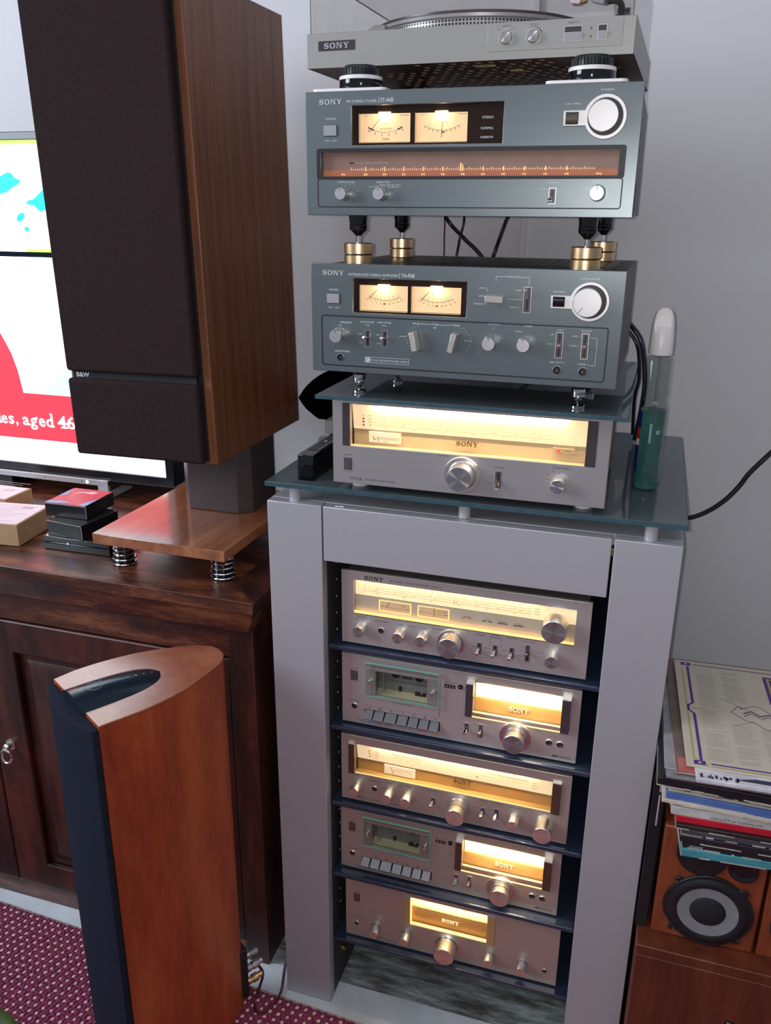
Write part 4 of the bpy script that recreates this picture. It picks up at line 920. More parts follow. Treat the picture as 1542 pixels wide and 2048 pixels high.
def f(b):
    T(b, 'INTEGRATED STEREO AMPLIFIER', 56.3, 127, 133.2, 3.2); T(b, 'TA-F6B', 131.5, 150.4, 133, 4.6, bold=.01); Ln(b, 129, 132, 129, 138.6, .6)
    T(b, 'POWER', 27, 40.5, 112.3, 2.4); T(b, '-ON  -OFF', 24, 42, 88.5, 1.9); T(b, 'SPEAKER', 43, 60, 68.5, 2.3); T(b, 'OFF', 40, 45, 64.4, 1.6); T(b, 'HEADPHONES', 34, 57, 28.2, 2.4)
    T(b, 'LOW FILTER', 73, 93, 70.3, 2.3); T(b, '15Hz', 80, 87, 66.5, 1.7); T(b, 'HIGH FILTER', 98, 118, 70.6, 2.3); T(b, '9kHz', 104, 111, 66.7, 1.7)
    T(b, 'OFF-', 70, 76, 54, 1.6); T(b, 'ON-', 71, 77, 42, 1.6); T(b, 'OFF-', 96, 102, 54, 1.6); T(b, 'ON-', 97, 103, 42, 1.6)
    T(b, 'BASS', 149.3, 158, 71.6, 2.3); Ln(b, 158.5, 72.4, 174.5, 72.4, .5); T(b, 'TONE', 175.5, 186, 71.3, 2.4); Ln(b, 187, 72.2, 202, 72.2, .5); T(b, 'TREBLE', 203, 214.5, 71.6, 2.2); T(b, 'dB', 178, 182.5, 67.2, 2)
    T(b, 'DEFEAT', 130, 140, 53.5, 1.6); T(b, 'DEFEAT', 222, 232, 52, 1.6)
    for cx, a0 in ((158, 95), (213, -60)):
        for k in range(11):
            a = math.radians(a0+k*15); c, s = math.cos(a), math.sin(a); Ln(b, cx+17*c, 52+17*s, cx+18.2*c, 52+18.2*s, .6)
    T(b, 'BALANCE', 254, 269, 76, 2.3); T(b, 'MODE', 302, 312, 75.3, 2); T(b, 'STEREO', 289, 299, 68, 1.5); Ln(b, 261, 70.5, 261, 72.5, .7)
    T(b, 'FUNCTION', 274, 293, 136.6, 2.4); Ln(b, 261, 137.7, 273, 137.7, .5); Ln(b, 261, 132, 261, 137.7, .5); Ln(b, 294, 137.5, 304.5, 137.4, .5); Ln(b, 304.5, 128, 304.5, 137.4, .5)
    T(b, 'AUX 2', 239, 248.5, 121.8, 2); T(b, 'AUX 1', 239, 248.5, 111.6, 2); T(b, 'PHONO 2', 233, 247.5, 101.3, 2); T(b, 'PHONO 1', 281, 294, 98.6, 1.8); T(b, 'TUNER', 286, 295, 120.4, 1.8)
    Ln(b, 249.5, 122, 251, 118.3, .5); Ln(b, 248.5, 105, 248.5, 102, .5); Ln(b, 277, 109.6, 297.5, 109.6, .4); T(b, 'ATTENUATOR', 369, 393, 137, 2.4)
    T(b, 'MUTING', 336, 350, 120.2, 2.2); T(b, 'COPY', 344, 353, 72.3, 1.6); T(b, 'SOURCE', 375, 388, 72.6, 2); T(b, 'OFF', 336, 341.5, 66, 1.5); T(b, '2>1', 333, 341.5, 54, 1.5); T(b, 'TAPE 1', 364, 373.5, 65.5, 1.5); T(b, 'TAPE 2', 361, 373.5, 53, 1.5)
    T(b, 'REC OUT 2', 338, 356.5, 30.2, 2); T(b, 'TAPE 2', 374, 388, 29.6, 2); Ln(b, 387.5, 65, 396, 65, .4); Ln(b, 396, 65, 396, 29.5, .4); Ln(b, 389, 29.5, 396, 29.5, .4)
    T(b, 'PULSE LOCKED POWER SUPPLY', 89, 143.5, 18, 2.5)
letters(UA, 'front_print', f, 'print_w')
# raised pulse emblem is printed inside the badge
b = MB(); Ln(b, 82, 19.5, 83.2, 19.5, .5, .5); Ln(b, 83.2, 17.6, 83.2, 21.4, .5, .5); Ln(b, 83.2, 21.4, 85, 21.4, .5, .5); Ln(b, 85, 17.6, 85, 21.4, .5, .5); Ln(b, 85, 17.6, 86.6, 17.6, .5, .5); obj('emblem', b, 'groove', UA)

# ---- brass and black spike feet between the amplifier and the upper tuner
for (x, y), lb in (((.069, -.0125), 'brass disc spike foot at the left front corner of the amplifier top'), ((.0655, .214), 'brass disc spike foot at the left rear of the amplifier top'),
                   ((.3805, -.0015), 'brass disc spike foot at the right front corner of the amplifier top'), ((.386, .235), 'brass disc spike foot at the right rear, partly behind the front right one')):
    zb = 1.2857+AH-.0032
    t = thing('spike_foot', (x, y, zb), lb, 'isolation foot', group='brass spike feet under the upper tuner')
    hgt = 1.4967-zb
    b = MB(); b.lathe([(.0192, 0), (.0199, .0008), (.0199, .0128), (.0192, .0134)], axis='z', n=40); obj('lower_disc', b, 'brass', t)
    b = MB(); b.lathe([(.0180, .0134), (.0180, .0150)], axis='z', n=40); obj('gap_ring', b, 'groove', t)
    b = MB(); b.lathe([(.0192, .0150), (.0199, .0156), (.0199, .0285), (.0190, .0293), (.004, .0293)], axis='z', n=40); obj('upper_disc', b, 'brass', t)
    b = MB(); b.lathe([(.0030, .0293), (.0030, .0400)], axis='z', n=20); obj('spike', b, 'chrome', t)
    b = MB(); b.lathe([(.0034, .0385), (.0042, .0392), (.0098, .0450), (.0120, .0462), (.0124, .0490), (.0118, .0500), (.0124, .0510), (.0124, .0532), (.0116, .0540), (.0120, .0552), (.0132, hgt)], axis='z', n=32); obj('cone', b, 'black_gloss', t)

# ---- upper tuner
US = thing('tuner_with_meters', (.0015, -.0316, 1.4967), 'blue-grey tuner with two lit amber meters and a long red dial, under the turntable', 'tuner', .0047)
SW, SH = .4341, .1534
unit_body(US, SW, SH, .36, [(65*mm, 266.5*mm, 88*mm, 135.8*mm), (21*mm, 411.8*mm, 49.5*mm, 80*mm)], 'alu_blue', case='case_dark', side_in=.0035)
b = MB()
for (y, z) in ((.10, .118), (.09, .105), (.11, .105), (.09, .09), (.11, .09), (.10, .078)): b.prism
for i in range(6): b.box(SW-.0036, SW-.0031, .09+(i % 2)*.03, .097+(i % 2)*.03, .075+i*.009, .079+i*.009)
for i in range(5): b.box(SW-.0036, SW-.0031, .06+i*.03, .063+i*.03, .008, .045)
o = obj('vent_slots', b, 'black', US); o['kind'] = 'stuff'
ms = meter_block(US, 65, 266.5, 88, 135.8, [(73.4, 142.3, 92.3, 126.6), (150.7, 218.4, 91.8, 126.3)])
def f(b):
    cx, cz, r = 108, 151, 47
    for k in range(27):
        a = math.radians(-90-30+k*60/27); a2 = a+math.radians(60/27)
        b.line((cx+r*math.cos(a))*mm, (cz+r*math.sin(a))*mm, (cx+r*math.cos(a2))*mm, (cz+r*math.sin(a2))*mm, .0016 if k < 5 or k > 22 else .0004, .0114)
    for k in range(6):
        a = math.radians(-90-27+k*11); b.line((cx+(r+1.5)*math.cos(a))*mm, (cz+(r+1.5)*math.sin(a))*mm, (cx+(r+5)*math.cos(a))*mm, (cz+(r+5)*math.sin(a))*mm, .0007, .0114)
    b.line(.101, .1205, .086, .1045, .0006, .0112); text(b, 'SIGNAL', .104, .114, .0945, .0026, .0114); text(b, 'MULTIPATH', .102, .117, .1075, .0019, .0114); text(b, 'LEVEL', .105, .114, .1135, .0022, .0114)
    text(b, 'SONY', .079, .085, .1235, .0013, .0114); text(b, 'MADE IN JAPAN', .128, .140, .1235, .0013, .0114)
letters(ms[0], 'meter_print', f, 'print_k')
def f(b):
    cx, cz, r = 185, 151, 46
    for k in range(27):
        a = math.radians(-90-29+k*58/27); a2 = a+math.radians(58/27); b.line((cx+r*math.cos(a))*mm, (cz+r*math.sin(a))*mm, (cx+r*math.cos(a2))*mm, (cz+r*math.sin(a2))*mm, .0004, .0114)
    for k in range(9):
        a = math.radians(-90-29+k*7.25); b.line((cx+r*math.cos(a))*mm, (cz+r*math.sin(a))*mm, (cx+(r+3)*math.cos(a))*mm, (cz+(r+3)*math.sin(a))*mm, .0006, .0114)
    b.line(.1855, .1175, .1843, .0965, .0006, .0112); b.box(.1845, .1885, .0110, .0114, .1022, .1038); text(b, 'TUNING', .179, .192, .1135, .0022, .0114)
    text(b, 'SONY', .156, .162, .1235, .0013, .0114); text(b, 'MADE IN JAPAN', .205, .217, .1235, .0013, .0114)
letters(ms[1], 'meter_print', f, 'print_k')
b = MB(); b.box(.0651, .2664, .0004, .0012, .0881, .1357); obj('meter_glass', b, 'lens', US)
letters(US, 'indicator_print', lambda b: (text(b, 'STEREO', .2395, .254, .1170, .0027, .0003), text(b, 'NORMAL', .2385, .2545, .1045, .0027, .0003), text(b, 'NARROW', .2385, .2546, .0940, .0027, .0003)), 'print_w')
b = MB(); b.ring(rrect(.0150, .4196, .0458, .0843, .0035), rrect(.0206, .4118, .0495, .0797, .0012), -.0006, 0, y1=0); hole_ring(b, 15.4, 419.0, 10, 47, 1.5, 4, -.0002); obj('groove_line', b, 'groove', US)
b = MB(); b.quad(.0210, .4118, .0575, .0800, .0105, 0); b.quad(.0210, .4118, .0490, .0575, .0095, 1); b.add([(.021, .0095, .0575), (.4118, .0095, .0575), (.4118, .0105, .0575), (.021, .0105, .0575)], [(0, 1, 2, 3)], 0)
b.add([(.0211, .006, .0495), (.0211, .0105, .0495), (.0211, .0105, .080), (.0211, .006, .080)], [(0, 1, 2, 3)], 0); obj('scale_plate', b, ['dial_pink', 'orange_glow'], US)
def f(b):
    for i in range(110):
        x = 61+i*2.95; big = i % 9.5 < 1
        b.line(x*mm, .0572, x*mm, .0592 if i % 5 else .0605, .0007, .0092)
    for i, n_ in enumerate((88, 90, 92, 94, 96, 98, 100, 102, 104, 106, 108)):
        x = 81.5+(i*26.7); text(b, str(n_), (x-2.5)*mm, (x+2.5)*mm, .0508, .0026, .0091)
        b.line(x*mm, .0562, x*mm, .0612, .0011, .0091)
    text(b, 'FM', .047, .052, .0508, .0026, .0091); text(b, 'MHz', .385, .392, .0508, .0026, .0091)
letters(US, 'scale_print', f, 'orange_mark')
b = MB(); b.box(.2115, .2128, .0080, .0088, .0560, .0655); b.box(.2145, .2152, .0080, .0088, .0560, .0640); obj('tuning_pointer', b, 'orange_mark', US)
letters(US, 'dial_print', lambda b: (text(b, 'CAL TONE (DEVIATION 50%)', .072, .113, .0655, .0020, .0100), b.line(.066, .0665, .0705, .0665, .0004, .0100)), 'print_w')
b = MB(); b.box(.0585, .0640, .0095, .0102, .0658, .0672); obj('cal_lamp', b, 'dark_bar', US)
b = MB(); b.box(.0212, .4116, .0002, .0014, .0497, .0796); obj('dial_glass', b, 'lens', US)
b = MB(); serif_word(b, 'SONY', .0199, .0520, .1375, .0065, -.0008, 0); obj('logo', b, 'logo_w', US)
rocker(US, 26.2, 44.2, 99.8, 112.6, 'btn_grey', 2.5)
knob(US, 54.4, 27.5, 8.2, 18, 8.9, ptr=98, cap='knob_matte'); knob(US, 107.7, 27.6, 8.2, 18, 8.9, ptr=92, cap='knob_matte'); knob(US, 389.5, 28.9, 9.4, 17, 9.8, ptr=90, cap='knob_matte')
toggle(US, 329.2, 338.2, 15.9, 35, 331.5, 18.5, 11, 3.0, plate='knob_side')
o = big_ring(US, 391, 115.8, 25.4, 18.5, 341, 374, 105.8, 123.6)
b = MB(); box_mm(b, 343.6, 359.2, 2.3, 2.6, 108.0, 121.6, 0); b.lathe([(.0066, 0), (.0066, .0140)], c=(.3444, -.0006, .1140), axis='x', n=24, mi=1); obj('preset_wheel', b, ['black', 'brown_case'], US)
knob(US, 389.3, 116, 18.3, 14, 18.3, w0=2, cap='knob_matte', name='tuning_knob', taper=.99)
def f(b):
    T(b, 'FM STEREO TUNER', 58.5, 100, 139.2, 3.2); T(b, 'ST-A6B', 105, 122.3, 139.2, 4.8, bold=.01); Ln(b, 102.8, 138, 102.8, 145, .6); T(b, 'POWER', 28.7, 43.5, 119.3, 2.4); T(b, '-ON  -OFF', 26, 44, 93, 1.9)
    T(b, 'OUTPUT LEVEL', 44, 69, 41.2, 2.1); T(b, 'SELECTOR', 100, 119, 41.2, 2.1); T(b, 'NORMAL', 104, 113, 37.7, 1.5); T(b, 'CAL TONE', 89, 103, 35.8, 1.5); Ln(b, 115, 38.6, 126, 38.8, .4); T(b, 'METER', 127, 134, 37.8, 1.5); T(b, 'MULTIPATH', 115, 131, 35.2, 1.5)
    T(b, 'MUTING', 329, 341, 40.3, 1.9); T(b, 'OFF', 320, 326, 33, 1.3); T(b, 'MODE', 404, 414, 29.3, 2.4); T(b, 'STEREO', 381, 396, 41.5, 1.9); T(b, 'MONO', 371, 381, 34.8, 1.6); T(b, 'TUNING', 383, 399, 144.4, 2.2); T(b, 'CAL TONE', 342, 360, 130, 1.8)
    for cx in (54.4, 107.7):
        for k in range(5):
            a = math.radians(20+k*35); Ln(b, cx+8+11.5*math.cos(a), 27.5+11.5*math.sin(a), cx+8+12.8*math.cos(a), 27.5+12.8*math.sin(a), .6)
letters(US, 'front_print', f, 'print_w')
b = MB(); b.lathe([(.0015, 0), (.0011, .0006)], c=(.0338, 0, .002), n=8); 

# ---- boards, pucks and turntable
TZ = 1.4967+SH
for x0, x1, y0, y1, lb in ((.0085, .1115, -.027, .085, 'thin white board under the left puck on the tuner'), (.3165, .4150, -.029, .085, 'thin white board under the right puck on the tuner')):
    b = MB(); b.prismz([(p[0], p[1]) for p in rrect(x0, x1, y0, y1, .008)], TZ+.0002, TZ+.0040); tag(obj('board', b, 'white', bevel=.0006), lb, 'board', 'white boards on the upper tuner')
for x, y, lb in ((.0650, .012, 'black ribbed puck with white ring under the left end of the turntable'), (.3690, .010, 'black ribbed puck with white ring under the right end of the turntable'), (.065, .27, 'black ribbed puck under the rear left of the turntable'), (.369, .27, 'black ribbed puck under the rear right of the turntable')):
    z0 = TZ+.0041 if y < .1 else TZ-.003
    t = thing('puck_foot', (x, y, z0), lb, 'isolation foot', group='pucks under the turntable'); hh = 1.6842-z0
    b = MB(); b.lathe([(.0285, 0), (.0290, .001), (.0290, hh*.40), (.0280, hh*.42)], axis='z', n=40); obj('lower_body', b, 'black_gloss', t)
    b = MB(); b.lathe([(.0292, hh*.42), (.0292, hh*.55), (.0280, hh*.58)], axis='z', n=40); obj('white_ring', b, 'white', t)
    b = MB(); b.lathe([(.0270, hh*.58), (.0245, hh*.62), (.0245, hh*.9), (.0225, hh)], axis='z', n=40)
    for k in range(36):
        a = 2*PI*k/36; c, s = math.cos(a), math.sin(a); b.box(-.0005, .0005, 0, .0005, 0, .0001)
        b.add([(.0245*c-.0007*s, .0245*s+.0007*c, hh*.62), (.0258*c, .0258*s, hh*.62), (.0245*c+.0007*s, .0245*s-.0007*c, hh*.62), (.0245*c-.0007*s, .0245*s+.0007*c, hh*.9), (.0258*c, .0258*s, hh*.9), (.0245*c+.0007*s, .0245*s-.0007*c, hh*.9)], [(0, 1, 4, 3), (1, 2, 5, 4)])
    obj('upper_body', b, 'black', t)
TT = thing('turntable', (-.0125, .0121, 1.6843), 'silver turntable with clear dust cover on top of the whole stack', 'turntable', -.0234)
TW, TD, TH = .430, .360, .0418
b = MB(); b.box(0, TW, 0, TD, 0, TH, 0); b.f = [f for i, f in enumerate(b.f) if i != 0]; b.m = b.m[1:]; obj('plinth', b, 'tt_body', TT, bevel=.0010)
b = MB(); b.box(.001, TW-.001, .001, TD-.001, .0008, .004); un_ = obj('base_plate', b, 'tt_under', TT)
b = MB()
for i in range(18):
    for j in range(13):
        x, y = .085+i*.0165+(j % 2)*.008, .018+j*.021
        if (i+2*j) % 7 == 5 or (x < .14 and y < .07) or (x > .33 and y < .07): continue
        a = .7; c, s = math.cos(a), math.sin(a); L2, w2 = .0036, .0009
        b.hexa([(x-c*L2+s*w2, y-s*L2-c*w2, -.0004), (x+c*L2+s*w2, y+s*L2-c*w2, -.0004), (x+c*L2-s*w2, y+s*L2+c*w2, -.0004), (x-c*L2-s*w2, y-s*L2+c*w2, -.0004)],
               [(x-c*L2+s*w2, y-s*L2-c*w2, .0012), (x+c*L2+s*w2, y+s*L2-c*w2, .0012), (x+c*L2-s*w2, y+s*L2+c*w2, .0012), (x-c*L2-s*w2, y-s*L2+c*w2, .0012)])
o = obj('vent_slots', b, 'vent_lit', un_); o['kind'] = 'stuff'  # slots drawn as pale dashes, their highlights put into the colour
b = MB(); b.box(.225, .252, .040, .052, -.0012, .001); b.box(.262, .280, .088, .098, -.0012, .001); obj('cable_cleat', b, 'brass_dull', un_, bevel=.0005)
for x, y in ((.055, .012), (.168, .006), (.305, .006), (.405, .10)):
    b = MB(); b.lathe([(.0026, 0), (.0022, .0014)], axis='z', n=12, c=(x, y, -.0008)); obj('screw', b, 'chrome', un_)
b = MB(); box_mm(b, 17, 69.8, 0, .8, 20.4, 32.2); bd = obj('badge', b, 'dark_bar', TT, bevel=.0003)
b = MB(); serif_word(b, 'SONY', .0255, .0615, .0228, .0068, -.0014, -.0008); obj('logo', b, 'silver_pl', bd)
b = MB(); box_mm(b, 248.7, 414.8, 0, .5, 9.4, TH*1000-.2); cp = obj('control_panel', b, 'tt_panel', TT, bevel=.0003)
for x, p in ((272.6, 0), (306.8, 0)):
    knob(TT, x, 24.6, 7.6, 7, 7.8, ringr=9.6, ringw=1.4, taper=.95)
    b = MB(); b.lathe([(.0088, .0006), (.0080, .0008)], c=(x*mm, 0, .0246), n=32); obj('knob_gap', b, 'groove', TT)
for x0, x1, nm in ((344.2, 366.4, 'reject_button'), (384.8, 396.3, 'cueing_lever')):
    b = MB(); hole_ring(b, x0, x1, 16, 33.6, .9, 1.5, -.0012); box_mm(b, x0+.8, x1-.8, .5, .9, 16.8, 32.8, 1)
    b.hexa([((x0+1)*mm, -.0012, .0170), ((x1-1)*mm, -.0012, .0170), ((x1-1)*mm, -.0005, .0170), ((x0+1)*mm, -.0005, .0170)], [((x0+1)*mm, -.0052, .0260), ((x1-1)*mm, -.0052, .0260), ((x1-1)*mm, -.0005, .0262), ((x0+1)*mm, -.0005, .0262)], 2)
    obj(nm, b, ['knob_side', 'dark_bar', 'silver_pl'], TT, bevel=.0003)
def f(b):
    T(b, 'SPEED', 267, 278, 36.6, 1.8, .6); T(b, 'PITCH', 302, 312, 36.8, 1.8, .6); T(b, 'REJECT', 349, 362, 36.2, 2.0, .6); T(b, '33', 261, 264, 33.6, 1.5, .6); T(b, '45', 281, 284, 33.6, 1.5, .6)
    Ln(b, 266.5, 34.3, 268, 32.6, .5, .6); Ln(b, 277, 32.6, 279, 34.4, .6, .6)
    for z in (22, 31): b.add([(.3755, -.0006, z*mm), (.3785, -.0006, z*mm), (.377, -.0006, (z-2.4)*mm)], [(0, 2, 1)]); Ln(b, 375.5, z-3.2, 378.5, z-3.2, .3, .6)
    for k in range(8): a = math.radians(20+k*12); a2 = a+.2; Ln(b, 306.8+10.6*math.cos(a), 24.6+10.6*math.sin(a), 306.8+10.6*math.cos(a2), 24.6+10.6*math.sin(a2), .4+.08*(8-k), .6)
letters(TT, 'panel_print', f, 'print_k')
pc = (.2000, .173)
b = MB(); b.lathe([(.150, .001), (.150, .012), (.1545, .0135), (.1555, .0170), (.152, .0185)], axis='z', n=120, c=(pc[0], pc[1], TH)); pl = obj('platter', b, 'silver_pl', TT, smooth=30)
b = MB(); b.lathe([(.1530, .0186), (.1530, .0212), (.151, .0216)], axis='z', n=120, c=(pc[0], pc[1], TH)); obj('mat', b, 'btn_dark', pl)
b = MB()
for k in range(200):
    for row, zz in enumerate((.0048, .0090)):
        a = 2*PI*k/200; a2 = a+2*PI/200*.55; r_ = .1503
        b.add([(pc[0]+r_*math.cos(a), pc[1]+r_*math.sin(a), TH+zz), (pc[0]+r_*math.cos(a2), pc[1]+r_*math.sin(a2), TH+zz), (pc[0]+r_*math.cos(a2), pc[1]+r_*math.sin(a2), TH+zz+.0024), (pc[0]+r_*math.cos(a), pc[1]+r_*math.sin(a), TH+zz+.0024)], [(0, 1, 2, 3)])
o = obj('strobe_dots', b, 'black', pl); o['kind'] = 'stuff'
b = MB(); b.hexa([(.075, .02, TH), (.105, .02, TH), (.105, .045, TH), (.075, .045, TH)], [(.088, .022, TH+.010), (.104, .022, TH+.010), (.104, .043, TH+.010), (.088, .043, TH+.010)]); obj('strobe_housing', b, 'tt_body', TT, bevel=.001)
# dust cover: five thin sheets
b = MB(); LZ = .116
b.box(.004, TW-.004, .004, .0065, TH, LZ-.0); b.box(.004, TW-.004, TD-.007, TD-.0045, TH, LZ); b.box(.004, .0065, .0065, TD-.007, TH, LZ); b.box(TW-.0065, TW-.004, .0065, TD-.007, TH, LZ); b.box(.004, TW-.004, .004, TD-.0045, LZ, LZ+.0025)
obj('dust_cover', b, 'lid', TT)
b = MB()
for x in (.0045, TW-.0055): b.box(x, x+.0012, .003, .0038, TH, LZ)
b.box(.0045, .0060, .006, TD-.006, LZ-.0005, LZ+.001); obj('cover_edge', b, 'case_dark', TT)
# tonearm with headshell over its rest
b = MB(); b.lathe([(.020, 0), (.020, .012), (.015, .014), (.015, .030), (.012, .032)], axis='z', n=32, c=(.382, .245, TH)); ta = obj('tonearm', b, 'chrome', TT)
b = MB(); b.tube([(.382, .29, TH+.052), (.382, .245, TH+.052), (.384, .17, TH+.052), (.370, .11, TH+.052), (.356, .075, TH+.050)], .0045, 12, 0, 5); obj('arm_tube', b, 'chrome', ta)
b = MB(); b.hexa([(.343, .040, TH+.036), (.364, .042, TH+.036), (.368, .078, TH+.044), (.350, .076, TH+.044)], [(.343, .040, TH+.041), (.364, .042, TH+.041), (.368, .078, TH+.050), (.350, .076, TH+.050)]); obj('headshell', b, 'silver_pl', ta, bevel=.001)
b = MB(); b.hexa([(.343, .044, TH+.025), (.354, .044, TH+.0235), (.356, .066, TH+.0255), (.345, .066, TH+.0255)], [(.340, .042, TH+.036), (.362, .042, TH+.036), (.362, .068, TH+.038), (.342, .068, TH+.038)]); obj('cartridge', b, 'paper', ta, bevel=.001)
b = MB(); b.hexa([(.3545, .046, TH+.0245), (.362, .046, TH+.0265), (.362, .064, TH+.0275), (.3565, .064, TH+.0265)], [(.3625, .046, TH+.036), (.366, .046, TH+.036), (.366, .064, TH+.038), (.3625, .064, TH+.038)]); obj('stylus_body', b, 'brass_dull', ta, bevel=.0006)
b = MB(); b.hexa([(.368, .050, TH+.026), (.384, .050, TH+.022), (.388, .070, TH+.024), (.370, .070, TH+.028)], [(.366, .050, TH+.040), (.386, .050, TH+.038), (.388, .070, TH+.040), (.368, .070, TH+.042)]); obj('arm_lift', b, 'btn_grey', ta, bevel=.0015)
b = MB(); b.lathe([(.014, 0), (.014, .022)], axis='x', n=24, c=(.375, .300, TH+.052)); obj('counterweight', b, 'dark_bar', ta)
b = MB(); b.tube([(.372, .075, TH+.040), (.386, .068, TH+.030), (.397, .068, TH+.030), (.404, .075, TH+.024), (.402, .085, TH+.008), (.398, .09, TH)], .0042, 10, 0, 4); obj('arm_rest', b, 'dark_bar', ta)

# ================================================================== things on the glass top
cs = thing('cleaner_case', (-.0455, .0169, 1.0935), 'narrow black case with clear lid left of the lit tuner on the glass top', 'case', rotz=-.02)
b = MB(); b.box(.0030, .0245, .001, .165, .0005, .0250); obj('body', b, 'black_gloss', cs, bevel=.001)
b = MB(); b.box(0, .0275, 0, .168, .0250, .0425); obj('lid', b, 'black_gloss', cs, bevel=.0012)
b = MB(); b.box(.0005, .0028, 0, .160, 0, .0248); b.box(.0247, .0270, 0, .160, 0, .0248); b.box(.0005, .0270, -.0012, 0, 0, .0248); obj('clear_tray', b, 'clear_case', cs)
b = MB(); b.box(.005, .0225, .03, .13, .0426, .0430); obj('top_panel', b, 'card_k', cs); b = MB(); b.box(.0225, .0250, .03, .13, .0426, .0440); obj('chrome_strip', b, 'chrome', cs)
b = MB(); text(b, 'M', .0, .0001, 0, .0001, 0) if False else b.box(.011, .0145, .085, .092, .0431, .0433); obj('print_mark', b, 'print_w', cs)

bt = thing('spray_bottle', (.4887, .1480, 1.0934), 'clear bottle of teal cleaner with white cap on the right of the glass top', 'bottle')
def ell(prof, n=40, ex=1.0, ey_=.8):
    b = MB(); b.lathe(prof, axis='z', n=n); b.v = [(x*ex, y*ey_, z) for x, y, z in b.v]; return b
obj('bottle_shell', ell([(.0170, .0005), (.0205, .004), (.0212, .012), (.0200, .026), (.0196, .050), (.0200, .11), (.0203, .134), (.0192, .1395), (.0172, .1415), (.0168, .1440), (.0188, .147), (.0190, .155), (.0186, .195), (.0188, .2065), (.0130, .2105), (.0120, .2120)]), 'clear', bt)
obj('liquid', ell([(.0150, .002), (.0185, .005), (.0192, .013), (.0180, .026), (.0177, .050), (.0182, .11), (.0183, .128)], ey_=.78), 'liquid', bt)
obj('dip_tube', ell([(.0018, .01), (.0018, .21)], 10), 'clear', bt)
cp_ = MB(); n = 36; prof = [(.0150, .2105), (.0172, .2112), (.0176, .214), (.0172, .236), (.0162, .252), (.0150, .262), (.0130, .270), (.0100, .2755), (.0055, .2785), (.0005, .2795)]
cp_.lathe(prof, axis='z', n=n)
vv = []
for x, y, z in cp_.v:
    if z > .236 and y < 0:
        t = (z-.236)/.0435; lim = -.0145+.010*t
        if y < lim: y = lim
    vv.append((x, y, z))
cp_.v = vv; obj('cap', cp_, 'white', bt)
b = MB(); b.prism(circ(-.0005, .254, .0125, 28, rz=.0165), -.0140, -.0128); b.v = [(x, y+(z-.236)*.20 if True else y, z) for x, y, z in b.v]; obj('cap_face', b, 'white', bt, bevel=.001)
def wrap(b, a0, a1, z0, z1, r, mi, n=8):
    for k in range(n):
        p = [(r*math.cos(math.radians(a0+(a1-a0)*t/n)), .8*r*math.sin(math.radians(a0+(a1-a0)*t/n))) for t in (k, k+1)]
        b.add([(p[0][0], p[0][1], z0), (p[1][0], p[1][1], z0), (p[1][0], p[1][1], z1), (p[0][0], p[0][1], z1)], [(0, 1, 2, 3)], mi)
b = MB(); wrap(b, 165, 218, .030, .072, .0206, 0); wrap(b, 165, 218, .072, .082, .0206, 1); wrap(b, 165, 218, .082, .100, .0206, 2); wrap(b, 165, 222, .100, .125, .0207, 0)
obj('label', b, [plain('navy_label', (.01, .012, .16), .3), 'paper', 'red_print'], bt)
b = MB(); wrap(b, 262, 272, .078, .108, .0206, 0); wrap(b, 290, 306, .092, .098, .0206, 0); obj('embossed_mark', b, plain('pale_green_mark', (.22, .42, .38), .3), bt)

# black velvet lens-shaped cover behind the tuner, on a grey post
pst = thing('grey_post', (-.1137, .310, 1.0934), 'plain grey post standing behind the small case, under the velvet cover', 'post')
b = MB(); b.box(0, .05, 0, .05, 0, .0262); obj('post_body', b, 'rack', pst, bevel=.001)
vc = thing('velvet_cover', (-.105, .39, 1.1540), 'black velvet almond-shaped cover sticking out behind the lit tuner, beside the big speaker', 'cover')
b = MB(); seg = 28; rows = 10
outl = []
for k in range(seg+1):
    t = k/seg; outl.append((-.096+.30*t, .058*math.sin(PI*min(1, t*1.18)**.75)*(1 if t < .85 else .95)+.030*t, max(-.041, -.062*math.sin(PI*min(1, t*1.1)**.8)-.012*t)))
for k in range(seg+1):
    x, zt, zb = outl[k]
    for j in range(rows):
        a = 2*PI*j/rows; zc = (zt+zb)/2; hz = max(.0015, (zt-zb)/2); b.v.append((x, .020*math.sin(a)*min(1, hz/.03), zc-.012+hz*math.cos(a)))
for k in range(seg):
    for j in range(rows):
        a, c = k*rows+j, k*rows+(j+1) % rows; b.f.append((a, c, c+rows, a+rows)); b.m.append(0)
obj('velvet_body', b, 'velvet', vc, smooth=80)

# ================================================================== cables
def cable(pts, r, mat, label, steps=8):
    b = MB(); b.tube(pts, r, 10, 0, steps); return tag(obj('cable', b, mat), label, 'cable')
cable([(.062, .340, 1.60), (.068, .42, 1.55), (.070, .50, 1.4914), (.105, .50, 1.455), (.140, .50, 1.4236), (.19, .50, 1.36), (.26, .48, 1.30), (.29, .46, 1.18), (.29, .44, 1.0975)], .0038, 'cable', 'thick black cable crossing down behind the gap above the amplifier, left one')
cable([(.205, .42, 1.56), (.195, .49, 1.505), (.186, .50, 1.485), (.176, .50, 1.455), (.166, .50, 1.4236), (.15, .48, 1.36)], .0036, 'cable', 'black cable slanting down to the left behind the gap above the amplifier')
cable([(.112, .44, 1.55), (.1110, .475, 1.4914), (.105, .470, 1.455), (.0985, .475, 1.422), (.09, .46, 1.36)], .0023, 'cable', 'thin black cable in the middle of the gap above the amplifier')
cable([(.066, .46, 1.54), (.0655, .505, 1.4914), (.0660, .505, 1.455), (.0665, .505, 1.422), (.07, .48, 1.36)], .0014, 'cable_r', 'thin maroon cable hanging straight in the gap above the amplifier')
